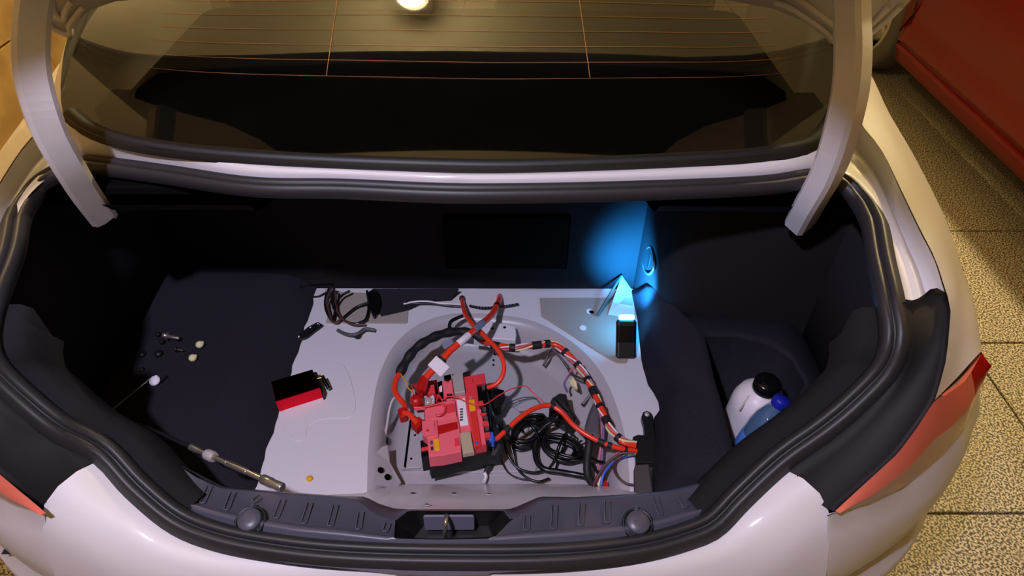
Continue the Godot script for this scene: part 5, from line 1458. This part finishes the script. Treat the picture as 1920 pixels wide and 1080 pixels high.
func strap(called: String, label: String, pts: Array, w: float) -> void:
	var o := thing(called, label, "strap", Vector3(pts[0].x, pts[-1].y, pts[0].z))
	var line := curve(pts, 34)
	var st := tool()
	var rows := []
	for i in 34:
		var t: Vector3 = (line[mini(i + 1, 33)] - line[maxi(i - 1, 0)]).normalized()
		var u := t.cross(Vector3.UP).normalized() * w * 0.5
		var up := u.cross(t).normalized() * 0.001
		rows.append([line[i] + u + up, line[i] - u + up, line[i] - u - up, line[i] + u - up])
	flat(st)
	loft(st, rows, true)
	fan(st, rows[0])
	fan(st, rows[-1])
	obj("band", st, M.black, o)
	st = tool()
	for i in range(2, 32, 2):
		var t: Vector3 = (line[i + 1] - line[i - 1]).normalized()
		var u := t.cross(Vector3.UP).normalized() * w * 0.34
		var up := u.cross(t).normalized() * 0.0013
		tube(st, [line[i] + u + up, line[i] - u + up], 0.0008, 5)
	obj("ribs", st, M.grey_cable, o).set_meta("kind", "stuff")

# ---------------------------------------------------------------- loose things
func build_small_things() -> void:
	var st: SurfaceTool
	# red metal box with its aerial
	var o := thing("tracker_box", "small red anodised metal box lying on the bare boot floor", "box", Vector3(-0.3611, 0.503, -0.926))
	st = tool()
	plate(st, [Vector3(-0.4165, 0.535, -0.9367), Vector3(-0.3352, 0.535, -0.9715), Vector3(-0.3074, 0.535, -0.919), Vector3(-0.3922, 0.535, -0.8818)], 0.0335, 0.0012)
	obj("metal_case", st, M.anodised, o)
	st = tool()
	plate(st, [Vector3(-0.3339, 0.53, -0.9666), Vector3(-0.3268, 0.53, -0.9689), Vector3(-0.3008, 0.53, -0.9158), Vector3(-0.3039, 0.515, -0.912), Vector3(-0.3086, 0.53, -0.9202)], 0.028, 0.001)
	obj("end_plate", st, M.black, o)
	st = tool()
	tube(st, [Vector3(-0.3224, 0.527, -0.9509), Vector3(-0.3126, 0.527, -0.9539)], 0.0032, 8)
	obj("aerial_socket", st, M.brass, o)
	st = tool()
	tube(st, [Vector3(-0.312, 0.528, -0.9576), Vector3(-0.3063, 0.524, -0.9489), Vector3(-0.2946, 0.514, -0.9333)], [0.004, 0.0046, 0.0046], 10)
	obj("aerial", st, M.gloss_black, o)
	# black bracket strip and black clip
	o = thing("metal_bracket", "bent black metal strip with holes by the edge of the carpet", "bracket", Vector3(-0.3803, 0.503, -1.1204))
	st = tool()
	plate(st, [Vector3(-0.4088, 0.508, -1.0944), Vector3(-0.41, 0.508, -1.1049), Vector3(-0.3952, 0.508, -1.1119), Vector3(-0.384, 0.508, -1.1298), Vector3(-0.3644, 0.508, -1.1461), Vector3(-0.3493, 0.508, -1.1352), Vector3(-0.3652, 0.508, -1.1137), Vector3(-0.3787, 0.508, -1.0944), Vector3(-0.393, 0.508, -1.0858), Vector3(-0.403, 0.508, -1.0858)], 0.004, 0.0008)
	obj("strip", st, M.black, o)
	for q in [[Vector3(-0.4001, 0.5083, -1.095), 0.0035], [Vector3(-0.378, 0.5083, -1.1259), 0.002], [Vector3(-0.3628, 0.5083, -1.1385), 0.0018], [Vector3(-0.3582, 0.5083, -1.1349), 0.0012]]:
		st = tool()
		lathe(st, at(q[0]), [Vector2(q[1], 0), Vector2(q[1], 0.0005)], 12)
		obj("strip_hole", st, M.label, o)
	o = thing("cable_clip", "black plastic clip with a round foot lying left of the well", "clip", Vector3(-0.2634, 0.503, -1.1063))
	st = tool()
	tube(st, curve([Vector3(-0.3104, 0.511, -1.1144), Vector3(-0.2933, 0.511, -1.1038), Vector3(-0.2732, 0.512, -1.0976), Vector3(-0.2584, 0.514, -1.1009), Vector3(-0.2455, 0.514, -1.115), Vector3(-0.2218, 0.511, -1.1144)], 30), 0.0042, 8)
	obj("clip_arm", st, M.grey, o)
	st = tool()
	lathe(st, at(Vector3(-0.2613, 0.503, -1.101)), [Vector2(0.0085, 0), Vector2(0.0085, 0.004), Vector2(0.006, 0.0075)], 18)
	obj("clip_foot", st, M.black, o)
	# yellow screw cap
	st = tool()
	lathe(st, at(Vector3(-0.2923, 0.502, -0.7186)), [Vector2(0.006, 0), Vector2(0.0058, 0.003), Vector2(0.003, 0.004)], 16)
	tag(obj("floor_plug", st, M.yellow), "small yellow cap alone on the bare floor near the sill", "cap")
	# fasteners on the left carpet
	o = thing("bolt", "large bright bolt with flange lying on the left carpet", "bolt", Vector3(-0.6695, 0.556, -1.0483))
	st = tool()
	var p0: Vector3 = Vector3(-0.6751, 0.566, -1.0436)
	var p1: Vector3 = Vector3(-0.6445, 0.563, -1.0383)
	var dir := (p1 - p0).normalized()
	lathe(st, along(p0, dir), [Vector2(0.0068, -0.003), Vector2(0.0072, 0.0), Vector2(0.0072, 0.005), Vector2(0.006, 0.006)], 6)
	obj("bolt_head", st, M.steel, o)
	st = tool()
	lathe(st, along(p0 + dir * 0.007, dir), [Vector2(0.009, 0), Vector2(0.009, 0.0025), Vector2(0.005, 0.003)], 18)
	obj("flange", st, M.steel, o)
	st = tool()
	lathe(st, along(p0 + dir * 0.009, dir), [Vector2(0.0045, 0), Vector2(0.0045, 0.024), Vector2(0.0035, 0.026)], 14)
	obj("shank", st, M.steel, o)
	o = thing("screw", "short dark headed screw between the large bolt and the pale caps", "screw", Vector3(-0.6326, 0.556, -1.0092))
	st = tool()
	p0 = Vector3(-0.6381, 0.561, -1.0062)
	p1 = Vector3(-0.6213, 0.56, -1.0039)
	dir = (p1 - p0).normalized()
	lathe(st, along(p0, dir), [Vector2(0.005, 0), Vector2(0.0055, 0.003), Vector2(0.003, 0.004)], 12)
	obj("screw_head", st, M.black, o)
	st = tool()
	tube(st, [p0, p1], 0.0018, 8)
	obj("shank", st, M.steel, o)
	var cap_labels := ["pale cream plastic cap farther from the sill on the left carpet", "pale cream plastic cap nearer the sill on the left carpet"]
	var where := [Vector3(-0.5918, 0.556, -1.0237), Vector3(-0.5934, 0.556, -0.9839)]
	for k in 2:
		o = thing("plastic_stopper", cap_labels[k], "cap", where[k], "cream caps on the left carpet")
		st = tool()
		lathe(st, at(where[k], 0, 12), [Vector2(0.0082, 0), Vector2(0.0085, 0.003), Vector2(0.0075, 0.006), Vector2(0.004, 0.008)], 18)
		obj("cap_body", st, M.cream, o)
		st = tool()
		rbox(st, at(where[k] + Vector3(0.006, 0.004, -0.003), 30), Vector3(0.005, 0.007, 0.004), 0.001, 0.0005)
		obj("cap_tab", st, M.cream, o)
	for q in [[Vector3(-0.6971, 0.557, -1.0556), 0.006, "small black clip beside the head of the large bolt"], [Vector3(-0.6799, 0.557, -1.0325), 0.006, "flat black clip just below the large bolt"], [Vector3(-0.7089, 0.557, -0.9956), 0.008, "dark disc at the shadow's edge on the left carpet"], [Vector3(-0.6734, 0.557, -0.9971), 0.009, "dark disc below the large bolt on the left carpet"], [Vector3(-0.6909, 0.557, -0.9509), 0.006, "small black stud above the long rod on the left carpet"]]:
		st = tool()
		lathe(st, at(q[0], 0, 6), [Vector2(q[1], 0), Vector2(q[1], 0.002), Vector2(q[1] * 0.5, 0.005)], 14)
		tag(obj("black_clip", st, M.black), q[2], "clip")
	# white stud with the thin rod
	o = thing("plastic_stud", "round whitish plastic stud with a dark peg at the end of the rod", "clip", Vector3(-0.6527, 0.556, -0.9221))
	st = tool()
	lathe(st, at(Vector3(-0.6461, 0.565, -0.9131), 0, 20), [Vector2(0.0105, -0.002), Vector2(0.0115, 0.001), Vector2(0.009, 0.004), Vector2(0.003, 0.005)], 20)
	tube(st, [Vector3(-0.6446, 0.568, -0.9149), Vector3(-0.6425, 0.572, -0.9217)], 0.003, 8)
	obj("stud_head", st, M.label, o)
	st = tool()
	tube(st, [Vector3(-0.6358, 0.562, -0.9127), Vector3(-0.6291, 0.562, -0.9302)], 0.0025, 8)  # short dark streak running out from the stud head
	obj("streak", st, M.black, o)
	st = tool()
	tube(st, [Vector3(-0.6586, 0.63, -0.7804), Vector3(-0.6593, 0.566, -0.9166)], 0.0024, 8)
	tag(obj("metal_rod", st, M.steel), "thin bright metal rod leaning from the seal to the whitish stud", "rod")
	# socket extension along the sill
	o = thing("socket_wrench", "long steel socket extension bar resting against the sill trim", "tool", Vector3(-0.4626, 0.56, -0.7204))
	p0 = Vector3(-0.5689, 0.66, -0.7313)
	p1 = Vector3(-0.2633, 0.71, -0.5732)
	dir = (p1 - p0).normalized()
	var d := func(x: float) -> Vector3: return p0.lerp(p1, (x - 262.0) / (529.0 - 262.0))
	st = tool()
	tube(st, [d.call(262.0), d.call(366.0)], 0.0036, 10)
	obj("handle_bar", st, M.black, o)
	st = tool()
	tube(st, [d.call(366.0), d.call(378.0), d.call(380.0), d.call(384.0), d.call(386.0), d.call(396.0)], [0.006, 0.006, 0.005, 0.005, 0.0045, 0.0045], 12)
	obj("joint", st, M.steel, o)
	st = tool()
	tube(st, [d.call(395.0), d.call(398.0), d.call(408.0), d.call(411.0)], [0.008, 0.0095, 0.0095, 0.008], 14)
	obj("collar", st, M.silver, o)
	st = tool()
	tube(st, [d.call(411.0), d.call(434.0)], 0.0044, 12)
	obj("bar", st, M.steel, o)
	st = tool()
	tube(st, [d.call(470.0), d.call(496.0)], 0.005, 12)
	obj("bar", st, M.steel, o)
	st = tool()
	var grip := []
	var rad := []
	for i in 40:
		grip.append(d.call(lerpf(434.0, 470.0, i / 39.0)))
		rad.append(0.0058 if i % 2 == 0 else 0.0048)
	tube(st, grip, rad, 12)
	obj("knurled_grip", st, M.steel, o)
	st = tool()
	tube(st, [d.call(494.0), d.call(497.0), d.call(512.0), d.call(514.0), d.call(529.0), d.call(530.0)], [0.0056, 0.0078, 0.0078, 0.007, 0.0075, 0.0065], 14)
	obj("socket", st, M.steel, o)
	# torch in the far right corner, its lamp shining into the corner
	build_torch()
	# things by the right carpet
	o = thing("mounting_bracket", "black mounting bracket with bright screw beside the right carpet", "bracket", Vector3(0.3856, 0.505, -0.8527))
	st = tool()
	plate(st, [Vector3(0.3738, 0.52, -0.8552), Vector3(0.3788, 0.52, -0.8662), Vector3(0.3873, 0.52, -0.8704), Vector3(0.3955, 0.52, -0.8648), Vector3(0.397, 0.52, -0.847), Vector3(0.395, 0.52, -0.8018), Vector3(0.3896, 0.518, -0.7429), Vector3(0.3468, 0.518, -0.7454), Vector3(0.349, 0.52, -0.7838), Vector3(0.3487, 0.52, -0.8044), Vector3(0.3592, 0.52, -0.8096), Vector3(0.3732, 0.52, -0.8083), Vector3(0.3751, 0.52, -0.8348)], 0.015, 0.002)
	obj("plate", st, M.black, o)
	st = tool()
	lathe(st, at(Vector3(0.3855, 0.5205, -0.8589)), [Vector2(0.0055, 0), Vector2(0.005, 0.002), Vector2(0.002, 0.003)], 14)
	obj("screw", st, M.silver, o)
	st = tool()
	plate(st, [Vector3(0.3413, 0.53, -0.7327), Vector3(0.3698, 0.53, -0.735), Vector3(0.3672, 0.53, -0.6691), Vector3(0.3327, 0.53, -0.6658)], 0.026, 0.004)
	tag(obj("foam_block", st, M.foam), "dull brown foam block between black bracket and sill", "foam")
	# bottles in the pocket
	bottles()

func build_torch() -> void:
	var o := thing("torch", "small flat black torch standing in the far corner, shining blue white", "torch", Vector3(0.3712, 0.503, -1.0432))
	var foot: Vector3 = Vector3(0.3669, 0.504, -1.0307)
	var tip: Vector3 = Vector3(0.368, 0.57, -1.0897)
	var up := (tip - foot).normalized()
	var right := Vector3(0.998, 0, -0.06)
	var nrm := right.cross(up).normalized()
	right = up.cross(nrm)
	var T := Transform3D(Basis(right, up, nrm), foot.lerp(tip, 0.5) - nrm * 0.004)
	var st := tool()
	rbox(st, T, Vector3(0.047, foot.distance_to(tip), 0.016), 0.006, 0.004)
	obj("torch_body", st, M.black, o)
	st = tool()
	rbox(st, T * Transform3D(Basis(), Vector3(0, 0.012, 0.0005)), Vector3(0.0465, foot.distance_to(tip) * 0.45, 0.0165), 0.006, 0.001)
	obj("torch_grip", st, M.gloss_black, o)
	var lens: Vector3 = tip + up * 0.006 - nrm * 0.002
	st = tool()
	rbox(st, Transform3D(T.basis, lens), Vector3(0.036, 0.012, 0.012), 0.005, 0.003)
	var g := mat(Color(0.9, 0.97, 1.0), 0.3)
	g.emission_enabled = true
	g.emission = Color(0.2, 0.65, 1.0)
	g.emission_energy_multiplier = 25.0
	obj("torch_lamp", st, g, o)
	var l := SpotLight3D.new()
	l.name = "torch_beam"
	l.light_color = Color(0.14, 0.62, 0.97)
	l.light_energy = 1.35
	l.light_size = 0.012
	l.spot_range = 5.0
	l.spot_attenuation = 2.0
	l.spot_angle = 48.0
	l.spot_angle_attenuation = 1.0
	l.shadow_enabled = true
	o.add_child(l)
	var from := lens + up * 0.014
	l.look_at_from_position(from, Vector3(0.4239, 0.6088, -1.275))
	var near_light := OmniLight3D.new()
	near_light.name = "torch_glow"
	near_light.light_color = Color(0.3, 0.75, 1.0)
	near_light.light_energy = 0.012
	near_light.light_size = 0.01
	near_light.omni_range = 4.0
	near_light.omni_attenuation = 2.0
	near_light.shadow_enabled = true
	o.add_child(near_light)
	near_light.position = lens + up * 0.012 - nrm * 0.012 - o.position
	# thin strut and metal gusset in the lit corner
	st = tool()
	tube(st, [Vector3(0.3123, 0.51, -1.1649), Vector3(0.381, 0.5502, -1.268)], 0.0032, 10)
	tag(obj("metal_strut", st, M.steel), "thin metal strut leaning in the lit corner left of the torch", "rod")
	st = tool()
	var tri3 := [Vector3(0.3411, 0.506, -1.1728), Vector3(0.4067, 0.506, -1.1543), Vector3(0.4159, 0.4994, -1.268), Vector3(0.3833, 0.5468, -1.272)]
	flat(st)
	quad(st, tri3[0], tri3[1], tri3[2], tri3[3])
	quad(st, tri3[0] + Vector3(0, -0.002, -0.002), tri3[1] + Vector3(0, -0.002, -0.002), tri3[2] + Vector3(0, -0.002, -0.002), tri3[3] + Vector3(0, -0.002, -0.002))
	var gus := obj("corner_gusset", st, M.primer, car)
	gus.set_meta("label", "bare painted metal gusset in the lit corner")

func bottles() -> void:
	var o := thing("jug", "white plastic jug with black cap standing in the pocket of the side box", "bottle", Vector3(0.6531, 0.46, -0.9297))
	var top: Vector3 = Vector3(0.5913, 0.665, -0.8231)
	var axis := Vector3(0.06, 1.0, -0.02).normalized()
	var st := tool()
	lathe(st, along(top - axis * 0.2, axis), [Vector2(0.048, 0.0), Vector2(0.052, 0.01), Vector2(0.052, 0.13), Vector2(0.051, 0.145), Vector2(0.044, 0.165), Vector2(0.03, 0.178), Vector2(0.022, 0.182), Vector2(0.021, 0.192)], 32)
	obj("jug_body", st, M.jug, o)
	st = tool()
	tube(st, [top - axis * 0.052 + Vector3(-0.05, 0.008, 0.03), top - axis * 0.03 + Vector3(-0.03, 0.006, 0.01)], 0.002, 6)
	obj("jug_seam", st, M.grey_cable, o)
	st = tool()
	lathe(st, along(top - axis * 0.018, axis), [Vector2(0.025, 0), Vector2(0.0255, 0.004), Vector2(0.0255, 0.02), Vector2(0.022, 0.024), Vector2(0.004, 0.0245)], 28)
	obj("jug_cap", st, M.gloss_black, o)
	o = thing("water_bottle", "clear blue water bottle with blue screw cap beside the white jug", "bottle", Vector3(0.66, 0.46, -0.8717))
	top = Vector3(0.5948, 0.69, -0.7646)
	axis = Vector3(0.26, 1.0, -0.14).normalized()
	var T := along(top - axis * 0.2, axis)
	st = tool()
	lathe(st, T, [Vector2(0.022, 0.0), Vector2(0.03, 0.006), Vector2(0.031, 0.05), Vector2(0.029, 0.06), Vector2(0.031, 0.07), Vector2(0.031, 0.13), Vector2(0.028, 0.15), Vector2(0.019, 0.172), Vector2(0.0125, 0.185), Vector2(0.0125, 0.19)], 28)
	obj("bottle_body", st, M.bottle, o)
	st = tool()
	lathe(st, T, [Vector2(0.021, 0.002), Vector2(0.0285, 0.008), Vector2(0.0295, 0.05), Vector2(0.0275, 0.06), Vector2(0.0292, 0.07), Vector2(0.0292, 0.13), Vector2(0.026, 0.15), Vector2(0.018, 0.168), Vector2(0.002, 0.169)], 28)
	obj("water", st, M.water, o)
	st = tool()
	lathe(st, T, [Vector2(0.0308, 0.062), Vector2(0.0316, 0.072), Vector2(0.0316, 0.1), Vector2(0.0308, 0.101)], 28)
	obj("bottle_label", st, M.bottle_label, o)
	st = tool()
	lathe(st, along(top - axis * 0.016, axis), [Vector2(0.0155, 0), Vector2(0.016, 0.002), Vector2(0.0158, 0.014), Vector2(0.0145, 0.017), Vector2(0.003, 0.0175)], 24)
	obj("bottle_cap", st, M.cap_blue, o)
